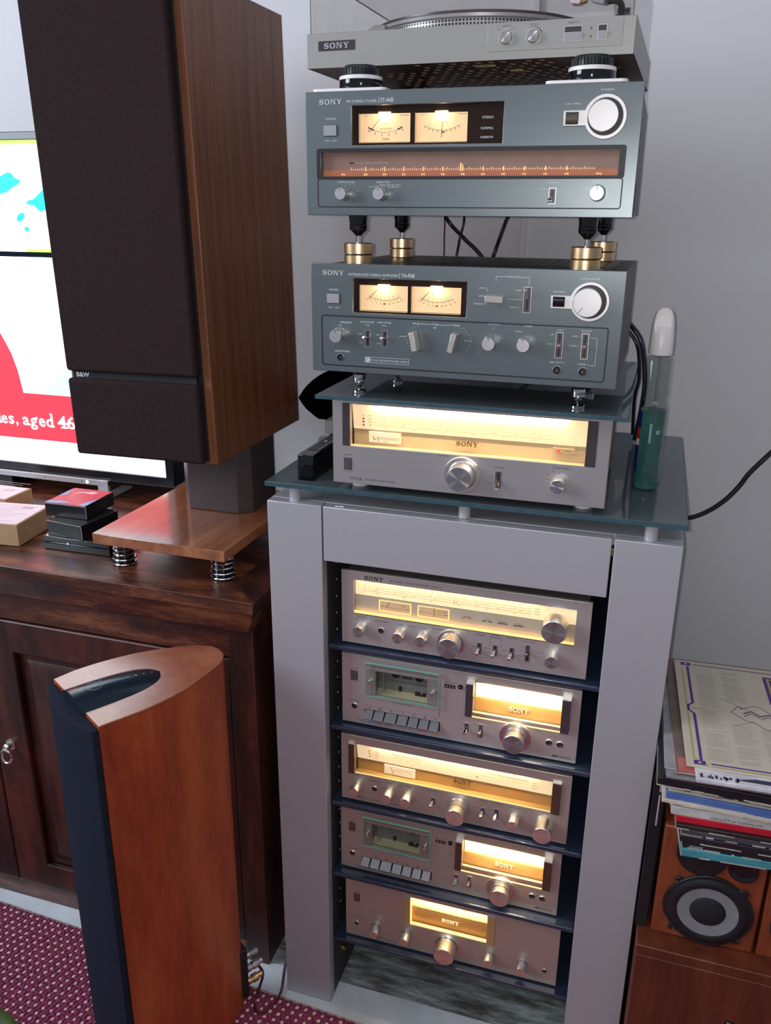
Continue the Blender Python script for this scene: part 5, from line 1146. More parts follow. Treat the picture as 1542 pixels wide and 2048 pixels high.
cable([(.425, .32, 1.335), (.440, .35, 1.318), (.4585, .35, 1.290), (.4700, .35, 1.2283), (.4690, .36, 1.17), (.463, .44, 1.10)], .0042, 'cable', 'black cable pair looping out behind the amplifier beside the bottle, thicker one')
cable([(.420, .33, 1.330), (.432, .36, 1.312), (.4520, .36, 1.283), (.4600, .37, 1.2283), (.4560, .38, 1.19), (.458, .44, 1.11)], .0032, 'cable', 'thinner black cable looping down behind the amplifier, touching the bottle')
cable([(.5600, .515, .930), (.5832, .50, .9223+.012), (.615, .50, .952), (.6429, .50, .9781), (.664, .50, 1.008), (.6797, .50, 1.0375), (.7105, .50, 1.0798), (.76, .52, 1.14)], .0046, 'cable', 'thick black cable rising to the right against the wall from the glass top')
cable([(.395, .40, .3420), (.403, .42, .3351), (.4195, .42, .2933), (.446, .42, .2459), (.437, .42, .2097), (.400, .41, .1905)], .0018, 'cable_w', 'white cable looping behind the receiver at the right inside the rack')

# ================================================================== dresser
ds = thing('dresser', (0, 0, 0), 'dark mahogany dresser with panelled doors, carrying the television', 'dresser')
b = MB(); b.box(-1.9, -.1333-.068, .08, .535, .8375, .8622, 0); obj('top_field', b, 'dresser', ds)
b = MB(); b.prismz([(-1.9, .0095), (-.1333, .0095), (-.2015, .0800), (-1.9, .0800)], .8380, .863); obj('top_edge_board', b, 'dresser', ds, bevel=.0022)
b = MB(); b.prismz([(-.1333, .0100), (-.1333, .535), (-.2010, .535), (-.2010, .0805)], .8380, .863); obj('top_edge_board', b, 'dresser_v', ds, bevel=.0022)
b = MB(); b.hexa([(-1.9, .034, .788), (-.156, .034, .788), (-.156, .52, .788), (-1.9, .52, .788)], [(-1.9, .016, .838), (-.140, .016, .838), (-.140, .53, .838), (-1.9, .53, .838)]); obj('cornice', b, 'dresser', ds, bevel=.002)
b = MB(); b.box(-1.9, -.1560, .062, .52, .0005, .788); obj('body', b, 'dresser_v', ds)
b = MB(); b.box(-.2060, -.1550, .044, .0625, .0005, .788); obj('corner_post', b, 'dresser_v', ds, bevel=.002)
b = MB(); b.box(-1.9, -.2065, .048, .0625, .725, .787); obj('top_rail', b, 'dresser', ds, bevel=.0015)
b = MB(); b.box(-1.9, -.2065, .048, .0625, .0005, .048); obj('bottom_rail', b, 'dresser', ds, bevel=.0015)
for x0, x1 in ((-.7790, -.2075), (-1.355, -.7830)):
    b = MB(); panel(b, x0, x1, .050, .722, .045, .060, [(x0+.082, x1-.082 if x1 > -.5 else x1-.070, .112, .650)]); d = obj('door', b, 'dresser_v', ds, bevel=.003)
    b = MB(); b.hexa([(x0+.084, .0590, .114), (x1-.084, .0590, .114), (x1-.084, .0615, .114), (x0+.084, .0615, .114)], [(x0+.084, .0590, .648), (x1-.084, .0590, .648), (x1-.084, .0615, .648), (x0+.084, .0615, .648)]); pn = obj('door_panel', b, 'dresser_v', d)
    b = MB(); b.hexa([(x0+.118, .050, .150), (x1-.118, .050, .150), (x1-.100, .0592, .130), (x0+.100, .0592, .130)], [(x0+.118, .050, .612), (x1-.118, .050, .612), (x1-.100, .0592, .632), (x0+.100, .0592, .632)]); obj('raised_field', b, 'dresser_v', d, bevel=.001)
    if x1 > -.5: kx = x0+.038
    else: kx = x1-.038
    if x1 > -.5:
        b = MB(); b.lathe([(.012, 0), (.012, .002), (.006, .004), (.005, .012), (.008, .015), (.006, .019)], c=(kx, .045, .421), n=20); h_ = obj('handle', b, 'btn_grey', d)
        pts = [(kx+.0125*math.sin(a), .030-.004*abs(math.cos(a)), .404+.0165*math.cos(a)) for a in [2*PI*q/16 for q in range(17)]]
        b.tube(pts, .0027, 8, 0, 0); b.lathe([(.011, 0), (.011, .002), (.006, .004), (.005, .012), (.0075, .015), (.005, .018)], c=(kx, .045, .424), n=20); bpy.data.objects.remove(h_); obj('handle', b, 'knob_side', d)
# ---- television
tv = thing('television', (0, 0, 0), 'black television showing a red banner headline, behind the tall speaker', 'television')
Yt = .42
b = MB(); b.box(-1.64, -.522, Yt, Yt+.045, .909, 1.652); obj('back_housing', b, 'tv_bezel', tv, bevel=.004)
b = MB(); panel(b, -1.64, -.522, .909, 1.652, Yt-.006, Yt, [(-1.618, -.5425, .9290, 1.6365)]); obj('bezel', b, 'tv_bezel', tv, bevel=.0012)
b = MB(); x0, x1 = -1.618, -.5425
def q(xa, xb, za, zb, mi, d=0): b.quad(xa, xb, za, zb, Yt-.0005-d*.00012, mi)
def pg(pts, mi, d): b.add([(x, Yt-.0005-d*.00012, z) for x, z in pts], [tuple(range(len(pts)))], mi)
mats_s = ['s_white', 's_red', 's_yel', 's_cream', 's_cyan', 's_aqua', 's_sky', 's_green', 's_dark']
q(x0, x1, .929, 1.6365, 0)
q(x0, x1, 1.4128, 1.6365, 3, 1)
q(x0, x1, 1.628, 1.6365, 7, 2)
pg([(x0, 1.4128), (-1.15, 1.4128), (-.86, 1.435), (x1, 1.54), (x1, 1.70-.0635), (-.70, 1.6365), (-.86, 1.585), (x0, 1.36+.06)], 4, 3)
for cx, cz, pts in ((0, 0, [(-1.05, 1.545), (-.905, 1.561), (-.868, 1.574), (-.860, 1.572), (-.852, 1.562), (-.838, 1.558), (-.846, 1.550), (-.858, 1.545), (-.882, 1.533), (-1.05, 1.515)]),
                    (0, 0, [(-.832, 1.512), (-.825, 1.518), (-.812, 1.520), (-.780, 1.543), (-.70, 1.58), (-.70, 1.51), (-.785, 1.500), (-.798, 1.495), (-.812, 1.508), (-.83, 1.511)])): pg(pts, 5, 4)
pg([(-.850+.011*math.cos(a), 1.484+.008*math.sin(a)+.4*.011*math.cos(a)) for a in [2*PI*k/12 for k in range(12)]], 5, 4)
pg([(-.838+.006*math.cos(a), 1.460+.005*math.sin(a)) for a in [2*PI*k/12 for k in range(12)]], 5, 4)
q(-.846, x1, 1.4128, 1.4190, 7, 4); q(x0, x1, 1.4020, 1.4128, 8, 5)
pg([(-.70, 1.402), (-.80, 1.402), (-.79, 1.393), (-.70, 1.395)], 2, 2)
# red sleeve shape at the left and pale sky at the lower right of the picture
pts = [(-1.2, 1.095), (-.905, 1.095), (-.913, 1.15), (-.925, 1.19), (-.945, 1.23), (-.975, 1.26), (-1.02, 1.28), (-1.2, 1.30)]
pg(pts, 1, 2)
pg([(-.86, 1.097), (x1, 1.097), (x1, 1.36), (-.72, 1.20)], 6, 2); pg([(-.80, 1.097), (-.70, 1.097), (x1, 1.22), (x1, 1.29)], 4, 3)
q(x0, x1, .9885, 1.0985, 1, 4)
obj('screen', b, mats_s, tv)
b = MB()
def slab_text(s, x0, x1, zb, h):
    text(b, s, x0, x1, zb, h, Yt-.0022, bold=.028)
for ch_, a_, c_ in (('i', 3, 13), ('e', 22, 72), ('s', 84, 130), (',', 148, 164), ('a', 206, 262), ('g', 272, 332), ('e', 345, 398), ('d', 408, 466), ('4', 505, 578), ('6', 582, 652)):
    text(b, ch_, -.985+a_*.000326, -.985+c_*.000326, 1.0222, .0284, Yt-.0022, bold=.012)
for a_, c_, zz in ((-6, 22, 1.0222), (-6, 10, 1.0395), (452, 476, 1.0222), (446, 464, 1.0510), (530, 588, 1.0222), (252, 272, 1.0222), (322, 338, 1.0395)):
    b.box(-.985+a_*.000326, -.985+c_*.000326, Yt-.0022, Yt-.0020, zz, zz+.0034)
obj('headline', b, 's_white', tv)
b = MB(); b.box(-1.45, -.6920, .405, .413, .8950, .9085); obj('stand_bar', b, 'silver_pl', tv, bevel=.001)
b = MB(); b.box(-.7200, -.6920, .404, .414, .8635, .9088); b.box(-.7200, -.6920, .414, .50, .8635, .8685); obj('stand_foot', b, 'silver_pl', tv, bevel=.001)
b = MB(); b.box(-1.12, -.98, .425, .50, .8635, .909); obj('stand_neck', b, 'black', tv)
b = MB(); b.lathe([(.0040, 0), (.0036, .0008)], c=(-.7480, .4048, .9020), n=16); obj('power_light', b, emis('pale_green_led', (.8, 1, .75), 1.2), tv)
for x in (-.763, -.866): b = MB(); b.lathe([(.0018, 0), (.0014, .0004)], c=(x, .4049, .9020), n=10); obj('screw', b, 'btn_dark', tv)

# ---- speaker on its pedestal
bw = thing('grille_speaker', (-.4786, .05, 1.09), 'tall walnut speaker with two dark grilles, on a pedestal in front of the television', 'speaker', rot=(.005, -.0145, -.0112))
BW_, BD, BH = .2735, .3435, .7324
b = MB(); b.box(0, BW_, 0, BD, 0, BH); obj('cabinet', b, 'bw_wood', bw, bevel=.0018)
b = MB(); b.box(.006, BW_-.0145, -.0015, .0005, .006, BH-.006); obj('baffle', b, 'black_matte', bw)
b = MB(); b.box(.0045, BW_-.0165, -.0195, -.0010, .0040, .1390); obj('lower_grille', b, 'grille', bw, bevel=.006, segs=3)
b = MB(); b.box(.0045, BW_-.0165, -.0195, -.0010, .1510, BH-.005); obj('upper_grille', b, 'grille', bw, bevel=.006, segs=3)
b = MB(); b.box(.012, BW_-.022, -.0100, -.0010, .1385, .1515); br = obj('badge_bar', b, 'black_matte', bw)
b = MB(); text(b, 'B&W', .0195, .0455, .1410, .0078, -.0110, bold=.03); obj('logo', b, 'logo_w', br)
pd = thing('speaker_stand', (-.4753, .047, .9171), 'cherry board with square brown pedestal under the tall walnut speaker, on coil feet', 'speaker stand', rotz=-.0195)
b = MB(); b.box(0, .2743, 0, .35, 0, .0206); obj('base_board', b, 'plate_wood', pd, bevel=.0012)
b = MB(); ch = .022; X, Y, X2, Y2 = .0765, .1830, .2290, .3270
b.prismz([(X+ch, Y), (X2-ch, Y), (X2, Y+ch), (X2, Y2-ch), (X2-ch, Y2), (X+ch, Y2), (X, Y2-ch), (X, Y+ch)], .0207, .1735); obj('pedestal', b, 'pedestal', pd, bevel=.002)
for (x, y), lb in (((-.4445, .0955), 'chrome coil foot under the left front corner of the cherry board'), ((-.2350, .0960), 'chrome coil foot under the right front corner of the cherry board'), ((-.437, .36), 'chrome coil foot under the left rear corner of the cherry board'), ((-.228, .36), 'chrome coil foot under the right rear corner of the cherry board')):
    t = thing('coil_foot', (x, y, .8631), lb, 'isolation foot', group='coil feet under the cherry board')
    b = MB(); b.lathe([(.0185, 0), (.0185, .0538)], axis='z', n=24); obj('core', b, 'black_gloss', t)
    for q_ in range(6):
        if q_ == 2 or q_ == 3: r_ = .0190
        else: r_ = .0212
        b = MB(); z = .0032+q_*.0094; b.tube([(r_*math.cos(a), r_*math.sin(a), z) for a in [2*PI*k/28 for k in range(29)]], .0019, 8, 0, 0); obj('coil', b, 'chrome', t)

# ---- small boxes on the dresser
def card(loc, rz, w, d, h, name, label, top='card_k', side='card_k', tops=None):
    t = thing(name, loc, label, 'box', rotz=rz)
    b = MB(); b.box(0, w, 0, d, 0, h); obj('carton', b, side, t, bevel=.0008)
    b = MB(); b.box(w-.0004, w+.0008, .0006, .0016, .001, h-.001); b.box(0, w, -.0006, 0, h-.0012, h-.0002); obj('worn_edge', b, 'card_edge', t)
    if top != side: b = MB(); b.box(.001, w-.001, .001, d-.001, h, h+.0006); obj('top_print', b, top, t)
    return t
sb = thing('set_top_box', (-.6385, .108, .8631), 'black set-top box with a blue light, bottom of the small box pile on the dresser', 'set-top box', rotz=.02)
b = MB(); b.box(0, .150, 0, .118, 0, .0155); b.box(0, .150, 0, .118, .0160, .0270); obj('housing', b, 'black_gloss', sb, bevel=.0012)
b = MB(); b.lathe([(.0016, 0), (.0012, .0006)], c=(.0560, -.0002, .0160), n=10); obj('status_light', b, 'blue_led', sb)
card((-.6345, .119, .8902), -.13, .0880, .105, .0300, 'small_box', 'plain gloss black carton in the middle of the small box pile')
t = card((-.6510, .140, .9206), .02, .0930, .098, .0275, 'printed_box', 'black carton with a red and blue printed top, topmost of the small box pile', top='red_print')
b = MB()
for pts, mi in (([(.0, .0), (.025, .0), (.050, .010), (.030, .018), (.0, .012)], 0), ([(.075, .0), (.092, .0), (.092, .05), (.080, .022)], 0), ([(.018, .060), (.030, .075), (.055, .085), (.070, .080), (.060, .068), (.040, .072)], 1), ([(.0, .04), (.012, .055), (.0, .09)], 0)):
    b.add([(x+.001, y+.001, .0275+.0008) for x, y in pts], [tuple(range(len(pts)))], mi)
obj('printed_shape', b, ['blue_print', 'pink_print'], t)
def kraft(loc, rz, w, d, h, label):
    t = thing('kraft_box', loc, label, 'box', rotz=rz)
    b = MB(); b.box(0, w, 0, d, 0, h); obj('carton', b, 'kraft', t, bevel=.001)
    b = MB(); b.box(.004, w-.004, .004, d-.004, h, h+.0005); lb = obj('shipping_label', b, 'paper', t)
    b = MB()
    for k in range(9):
        y = .018+k*.011; xx = .012+(k % 3)*.004
        b.box(xx, w-.02-(k*7 % 4)*.012, y, y+.0012, h+.0006, h+.0007)
    b.box(w-.05, w-.025, d-.032, d-.018, h+.0006, h+.0008); obj('label_print', b, 'btn_grey', lb)
    return t
kraft((-.8900, .076, .8631), .12, .200, .124, .0450, 'kraft cardboard box with white label, front one at the left edge of the dresser')
kraft((-.9750, .222, .8631), .0, .152, .085, .0450, 'kraft cardboard box with white label, rear one beside the television foot')
cable([(-.52, .24, .869), (-.545, .26, .872), (-.565, .29, .874), (-.575, .33, .869), (-.560, .37, .868), (-.50, .40, .868)], .0026, 'cable_w', 'short pale cable lying behind the small box pile on the dresser')
cable([(-.93, .34, .868), (-.90, .35, .870), (-.885, .355, .876), (-.872, .36, .884)], .0022, 'cable_w', 'stub of white cable behind the kraft boxes on the dresser')
# ---- cables and adapter behind the speaker
cable([(-.17, .44, .90), (-.185, .46, 1.02), (-.172, .455, 1.045), (-.150, .44, 1.030), (-.135, .42, 1.000), (-.130, .41, .965), (-.135, .43, .87)], .0055, 'cable_w', 'white cable arching up behind the pedestal next to the glass top')
cable([(-.20, .44, .98), (-.17, .44, 1.005), (-.14, .43, .985), (-.115, .42, .960), (-.11, .43, .88)], .0030, 'cable_w', 'thinner white cable below the arching one behind the pedestal')
cable([(-.20, .39, .99), (-.17, .39, .980), (-.128, .385, .955), (-.115, .38, .92), (-.115, .38, .875)], .0050, 'cable', 'black cable tangled with the white ones behind the pedestal')
cable([(-.165, .32, .866), (-.168, .29, .93), (-.160, .25, .955), (-.135, .22, .945), (-.112, .19, .930), (-.105, .17, .915)], .0022, 'cable_o', 'short pink cable dropping beside the left end of the glass top')
ad = thing('power_adapter', (-.200, .475, .8631), 'black power adapter standing among the cables behind the glass top', 'adapter')
b = MB(); b.box(0, .048, 0, .045, 0, .170); obj('adapter_body', b, 'black', ad, bevel=.012, segs=4)
b = MB(); b.box(-.035, -.001, .0, .04, 0, .10); obj('plug', b, 'black', ad, bevel=.006)

# ================================================================== floor-standing speaker
kf = thing('floor_speaker', (-.3777, -.2174, .0102), 'cherry floor-standing speaker with curved sides and dark front, on the carpet', 'speaker', rot=(0, .008, -.5468))
KH = .7898
out = [(0, 0), (-.0035, .022), (-.0055, .0428), (-.0033, .0836), (.0057, .1357), (.0222, .1816), (.0395, .2180), (.0520, .2340), (.0649, .245), (.0762, .2492), (.0859, .2500), (.0980, .2485), (.1073, .2445), (.1180, .2355), (.1320, .2110), (.1462, .1760), (.1585, .1427), (.1674, .1066), (.1712, .0744), (.1712, .045), (.1702, .0225), (.1702, 0)][::-1]
b = MB(); nn = len(out)
P3 = catmull([(x, y, 0) for x, y in out], 3); op = [(p.x, p.y) for p in P3]
ca = sum(op[i][0]*op[(i+1) % len(op)][1]-op[(i+1) % len(op)][0]*op[i][1] for i in range(len(op)))
if ca < 0: op = op[::-1]
b.prismz(op, .012, KH-.0035); obj('cabinet', b, 'kef_wood', kf, smooth=30)
b = MB(); b.prismz(op, KH-.0033, KH); obj('top_panel', b, 'kef_top', kf, bevel=.0007, smooth=30)
b = MB(); sc = [(.085+(x-.085)*.94, .12+(y-.12)*.94) for x, y in op]; b.prismz(sc, 0, .012); obj('plinth', b, 'black', kf)
b = MB(); gq = []; n = 14
for k in range(n+1):
    t = k/n; gq.append((.0015+.167*t, -.0110-.014*math.sin(PI*t)**.8))
gq = gq+[(.1685, -.0005), (.0015, -.0005)]
b.prismz(gq, .020, KH-.006); obj('grille', b, 'grille_navy', kf, bevel=.002, smooth=40)
fin = [(.0431, -.003), (.0840, -.006), (.1235, -.003), (.1258, .0267), (.1235, .0633), (.1165, .0930), (.1050, .1170), (.0950, .1330), (.0850, .1390), (.0740, .1360), (.0620, .1210), (.0500, .0980), (.0400, .0500)]
b = MB(); seg = 24; cols = 12
for k in range(seg+1):
    y = -.003+.1415*k/seg; t = k/seg; hw = .0405*max(.004, (1-t**4))**.5; cx = .0835+.003*t; hh = .0150*(1-t**2.2)+.0012
    for j in range(cols+1):
        u = -1+2*j/cols; b.v.append((cx+hw*u, y-(.003*(1-u*u) if k == 0 else 0), KH+hh*(1-u*u)))
for k in range(seg):
    for j in range(cols): a = k*(cols+1)+j; b.f.append((a, a+1, a+cols+2, a+cols+1)); b.m.append(0)
k0 = len(b.v); b.v += [(x, y, KH-.004) for x, y, z in b.v[:cols+1]]
for j in range(cols): b.f.append((j, k0+j, k0+j+1, j+1)); b.m.append(0)
fo = obj('fin', b, 'fin', kf, smooth=60)
b = MB()
def on_fin(u, t):
    y = -.003+.1415*t; hw = .0405*max(.004, (1-t**4))**.5; cx = .0835+.003*t; hh = .0150*(1-t**2.2)+.0012; return (cx+hw*u, y, KH+hh*(1-u*u)+.0004)
def ftext(s, t0, t1, u0, h, sx):
    vs, fs, a, c = glyphs(s); b.add([on_fin(u0+v[1]*h, t0+(t1-t0)*(v[0]-a)/(c-a)) if True else v for v in vs], [tuple(reversed(f)) for f in fs])
pts = [on_fin(.02+.28*math.sin(a), .24+.095*math.cos(a)) for a in [2*PI*k/20 for k in range(21)]]; b.tube(pts, .0005, 5, 0, 0)
b.tube([on_fin(-.05, .30), on_fin(-.32, .36)], .0005, 5, 0, 0)
for k, ch_ in enumerate('SERIES'):
    t0 = .42+.095*k; ftext(ch_, t0, t0+.022, -.02, .22*(1-.03*k), 1)
obj('fin_lettering', b, plain('fin_print', (.20, .28, .34), .4), fo)
b = MB(); b.box(.058, .118, .225, .2520, .030, .150); tp = obj('terminal_panel', b, 'black', kf, bevel=.002)
for x, z, ln in ((.085, .094, .040), (.112, .094, .034), (.085, .060, .038), (.112, .060, .032)):
    b = MB(); b.lathe([(.0068, 0), (.0068, -.010), (.0085, -.012), (.0085, -.022), (.0060, -.024), (.0060, -ln)], c=(x, .252, z), n=16); obj('binding_post', b, 'brass' if z < .07 else 'chrome', tp)
for x, y in ((.02, .012), (.15, .012), (.10, .21)):
    b = MB(); b.lathe([(.010, 0), (.010, .004)], axis='z', n=12, c=(x, y, -.001)); obj('foot', b, 'black', kf)
cable([(-.150, -.020, .075), (-.135, -.025, .055), (-.140, -.055, .016), (-.125, -.075, .0145), (-.105, -.058, .0145), (-.098, -.022, .020), (-.104, .02, .055), (-.11, .10, .10)], .0028, 'cable_r', 'maroon speaker cable looping on the carpet behind the floor speaker', 10)

# coil of pale cable in the gap between dresser and rack
cable([(-.118+.018*math.cos(a), .17+.004*a, .055+.026*math.sin(a)) for a in [k*.5 for k in range(26)]], .0018, 'cable_w', 'loose coil of pale wire on the marble between dresser and rack', 3)

# ================================================================== right side: cabinet, shelf speakers, records
sc_ = thing('side_cabinet', (.5560, -.056, 0), 'low reddish wooden cabinet at the right of the rack, under two small speakers', 'cabinet')
b = MB(); b.box(0, .62, .006, .42, .0150, .370); obj('body', b, 'side_wood', sc_, bevel=.001)
b = MB(); b.box(-.001, .622, .0, .42, .3705, .3895); obj('cabinet_top', b, 'side_wood', sc_, bevel=.0015)
b = MB(); b.box(.001, .62, .0008, .0058, .010, .3695); fr = obj('front_panel', b, 'side_wood', sc_, bevel=.0015)
b = MB(); b.box(.1485, .1615, -.0012, .0008, .2665, .2795, 0); b.box(.1510, .1590, -.0024, -.0012, .2690, .2770, 1); obj('lock_plate', b, ['black', 'brass_dull'], fr, bevel=.0005)
up = thing('upright_case', (.5520, -.015, .3897), 'dark upright case with pale strips squeezed between the rack and the left shelf speaker', 'case')
b = MB(); b.box(0, .0165, .0, .20, 0, .300); obj('case_body', b, 'black', up)
b = MB(); b.box(.009, .0115, -.0012, 0, .205, .262); b.box(.009, .0115, -.0012, 0, .268, .290); obj('pale_strip', b, 'silver_pl', up)
b = MB(); b.box(.0168, .0205, .02, .20, 0, .28); obj('black_backing', b, 'black_matte', up)
def shelf_speaker(x, label, tweeter=True):
    t = thing('shelf_speaker', (x, -.020, .3897), label, 'speaker', group='small speakers on the reddish cabinet')
    w, h = .1560, .2130
    b = MB(); b.box(0, w, 0, .19, 0, h); obj('cabinet', b, 'spk_wood', t, bevel=.004, segs=3)
    b = MB(); pts = []
    for k in range(64):
        a = 2*PI*k/64; pts.append((.0800+.0670*math.cos(a)*(1+.02*math.cos(4*a)), .0690+.0670*math.sin(a)*(1+.02*math.cos(4*a))))
    b.prism(pts, -.005, 0)
    for a in (45, 135, 225, 315):
        c, s = math.cos(math.radians(a)), math.sin(math.radians(a)); b.prism(circ(.080+.068*c, .069+.066*s, .0070, 14), -.004, 0)
    wf = obj('woofer_frame', b, 'black', t, bevel=.0012)
    b = MB(); b.lathe([(.0620, .0052), (.0600, .0060), (.0560, .0095), (.0500, .0095), (.0455, .0068)], c=(.080, 0, .069), n=56, caps=False); obj('surround', b, 'rubber', wf, smooth=60)
    b = MB(); b.lathe([(.0460, .0072), (.0300, .0055), (.0265, .0052)], c=(.080, 0, .069), n=56, caps=False); obj('cone', b, 'cone', wf, smooth=60)
    b = MB(); b.lathe([(.0272, .0053), (.0255, .0070), (.0200, .0095), (.011, .0115), (.0004, .0120)], c=(.080, 0, .069), n=40); obj('dust_cap', b, 'black_matte', wf, smooth=60)
    # small fixing lugs and screws
    for a in (52, 138, 228, 318):
        c, s = math.cos(math.radians(a)), math.sin(math.radians(a)); b = MB(); b.lathe([(.0022, .004), (.0018, .0052)], c=(.080+.069*c, 0, .069+.067*s), n=8); obj('screw', b, 'btn_dark', wf)
    b = MB(); b.lathe([(.0385, 0), (.0385, .003), (.036, .0038), (.028, .0030), (.018, .0020), (.012, .0050), (.002, .0075)], c=(.0600, 0, .1720), n=48); obj('tweeter', b, 'black', t)
    b = MB(); b.lathe([(.0225, 0), (.0222, .0028), (.0185, .0035), (.0145, .0010)], c=(.1215, 0, .1585), n=40, caps=False); b.lathe([(.0225, .0004), (.002, .0008)], c=(.1215, 0, .1585), n=24); obj('bass_port', b, 'black_gloss', t)
    return t
shelf_speaker(.5760, 'red-brown small speaker with grey cone, left one of the pair under the records')
shelf_speaker(.7365, 'red-brown small speaker at the right edge, mostly out of frame')
# records: (front-left x, front y, bottom z, thickness, yaw, cover colour, label)
recs = [
 (0.598, -0.0847, 0.0135, (0.06, 0.26, 0.3), 'teal', 'record sleeve with teal cover, lowest in the stack on the small speakers', 0.075),
 (0.5981, -0.0818, 0.0114, (0.015, 0.015, 0.018), 'ink', 'black record sleeve with small pale letters, second from the bottom of the stack', 0.06),
 (0.5932, -0.084, 0.0114, (0.018, 0.014, 0.022), 'plum black', 'black record sleeve just above the one with pale letters', 0.05),
 (0.5942, -0.0819, 0.0094, (0.06, 0.058, 0.068), 'slate', 'slate grey record sleeve with a bent corner, under the torn black one', 0.055),
 (0.5857, -0.0827, 0.0074, (0.022, 0.018, 0.018), 'torn black', 'black record sleeve with torn cream edge, right under the red one', 0.05),
 (0.5844, -0.0771, 0.0114, (0.52, 0.012, 0.03), 'red', 'bright red record sleeve in the middle of the stack', 0.05),
 (0.5764, -0.0771, 0.0141, (0.5, 0.49, 0.47), 'pale grey', 'pale grey record sleeve with small printed title, on the red one', 0.045),
 (0.58, -0.0746, 0.0061, (0.16, 0.12, 0.1), 'worn brown', 'worn brown record sleeve on the pale grey one', 0.06),
 (0.5617, -0.0804, 0.0061, (0.58, 0.52, 0.44), 'cream purple', 'cream record sleeve with purple edge jutting left, under the blue one', 0.0),
 (0.566, -0.0787, 0.0121, (0.08, 0.16, 0.42), 'blue', 'blue record sleeve in the upper half of the stack', -0.008),
 (0.5683, -0.0774, 0.004, (0.5, 0.46, 0.38), 'beige', 'thin beige record sleeve above the blue one', 0.004),
 (0.5703, -0.0775, 0.0067, (0.055, 0.03, 0.035), 'dark plum', 'dark plum record sleeve with pale edges above the beige one', 0.0),
 (0.5637, -0.0842, 0.0094, (0.016, 0.03, 0.036), 'worn teal black', 'worn blackish-green record sleeve with cream scuffs', 0.006),
 (0.5505, -0.095, 0.0135, (0.01, 0.01, 0.014), 'black', 'plain black record sleeve jutting furthest left near the top of the stack', 0.0),
 (0.5615, -0.0942, 0.0061, (0.4, 0.37, 0.4), 'clear', 'pale grey sleeve in a plastic cover, on the plain black one', 0.03),
 (0.5585, -0.0815, 0.003, (0.3, 0.28, 0.31), 'violet', 'thin white sleeve with violet edge just above the plastic one', 0.02),
 (0.5741, -0.0898, 0.0061, (0.17, 0.115, 0.095), 'rose', 'worn brown record sleeve with a rose-red corner, just under the top records', 0.052),
 (0.5997, -0.1122, 0.0067, (0.6, 0.58, 0.62), 'white picture', 'white record sleeve with dark speckled picture, sticking out below the top record', 0.045),
]
z = .6032
for i, (x, y, t_, col, nm, lb, yaw) in enumerate(recs):
    loc = (x, y, z); t = thing('record_sleeve', loc, lb, 'record', rotz=yaw-.045*0, group='stacked records')
    mt = plain(nm.replace(' ', '_')+'_sleeve', col, .38, var=.18, vscale=35)
    b = MB(); dd = .334 if nm == 'rose' else .312; ww = .314
    b.box(0, ww, 0, dd, .0002, t_-.0002, 0); obj('sleeve', b, mt, t, bevel=.0008)
    if nm in ('black', 'torn black', 'worn teal black', 'slate', 'cream purple', 'ink', 'plum black', 'teal', 'worn brown', 'dark plum', 'rose', 'blue'):
        b = MB(); xx = 0
        rr = random.Random(i)
        while xx < ww:
            L_ = rr.uniform(.004, .03); 
            if rr.random() < .75: b.box(xx, min(ww, xx+L_), -.0007, .0002, .0002, rr.uniform(.0010, .0024))
            xx += L_
        yy = 0
        while yy < dd:
            L_ = rr.uniform(.01, .05); b.box(-.0006, .0002, yy, min(dd, yy+L_), .0002, rr.uniform(.0012, .0022)); yy += L_
        obj('worn_edge', b, 'card_edge', t)['kind'] = 'stuff'
    if nm == 'ink': b = MB(); text(b, 'HEYDAY', .010, .028, .0022, .0045, -.0009) if False else [b.box(.010+k*.0032, .0122+k*.0032, -.0010, -.0004, .0022, .0062) for k in range(6)]; obj('spine_print', b, plain('pale_blue_print', (.22, .30, .36), .5), t)
    if nm == 'pale grey': b = MB(); text(b, 'OH LITTLE TOWN OF', .055, .125, .0035, .0036, -.0010); obj('spine_print', b, 'print_k', t)
    if nm == 'clear': b = MB(); b.box(-.004, ww, -.003, dd, -.0001+.0003, t_+.0001); obj('plastic_cover', b, 'clear', t)
    if nm == 'rose': b = MB(); b.box(.003, .060, -.0003, .030, .001, t_+.0001); obj('rose_corner', b, plain('rose_print', (.50, .14, .13), .35), t)
    if nm == 'white picture':
        b = MB(); rr = random.Random(3)
        for k in range(26): cx = rr.uniform(.003, .06); b.box(cx, cx+rr.uniform(.001, .004), .002+rr.uniform(0, .008), .004+rr.uniform(0, .010), t_-.0002, t_+.0001)
        b.hexa([(.05, .010, t_-.0001), (.31, .004, t_-.0001), (.31, .018, t_-.0001), (.08, .018, t_-.0001)], [(.05, .010, t_+.0002), (.31, .004, t_+.0002), (.31, .018, t_+.0002), (.08, .018, t_+.0002)], 0)
        obj('picture', b, plain('dark_violet_print', (.035, .025, .07), .35), t)
    z += t_
tr = thing('record_sleeve', (0.5869, -0.0884, z+.0002), 'cream record sleeve with a purple line border, on top of the whole stack', 'record', group='stacked records', rotz=.050)
mc = plain('cream_sleeve', (.56, .50, .40), .42, var=.06, vscale=12)
b = MB(); b.box(0, .315, 0, .3125, 0, .0022); obj('sleeve', b, mc, tr, bevel=.0006)
pp = plain('purple_ink', (.09, .025, .20), .5); go = plain('ochre_ink', (.42, .34, .14), .5); gk = plain('grey_ink', (.30, .265, .215), .6, var=.1)
b = MB(); Zt = .00235
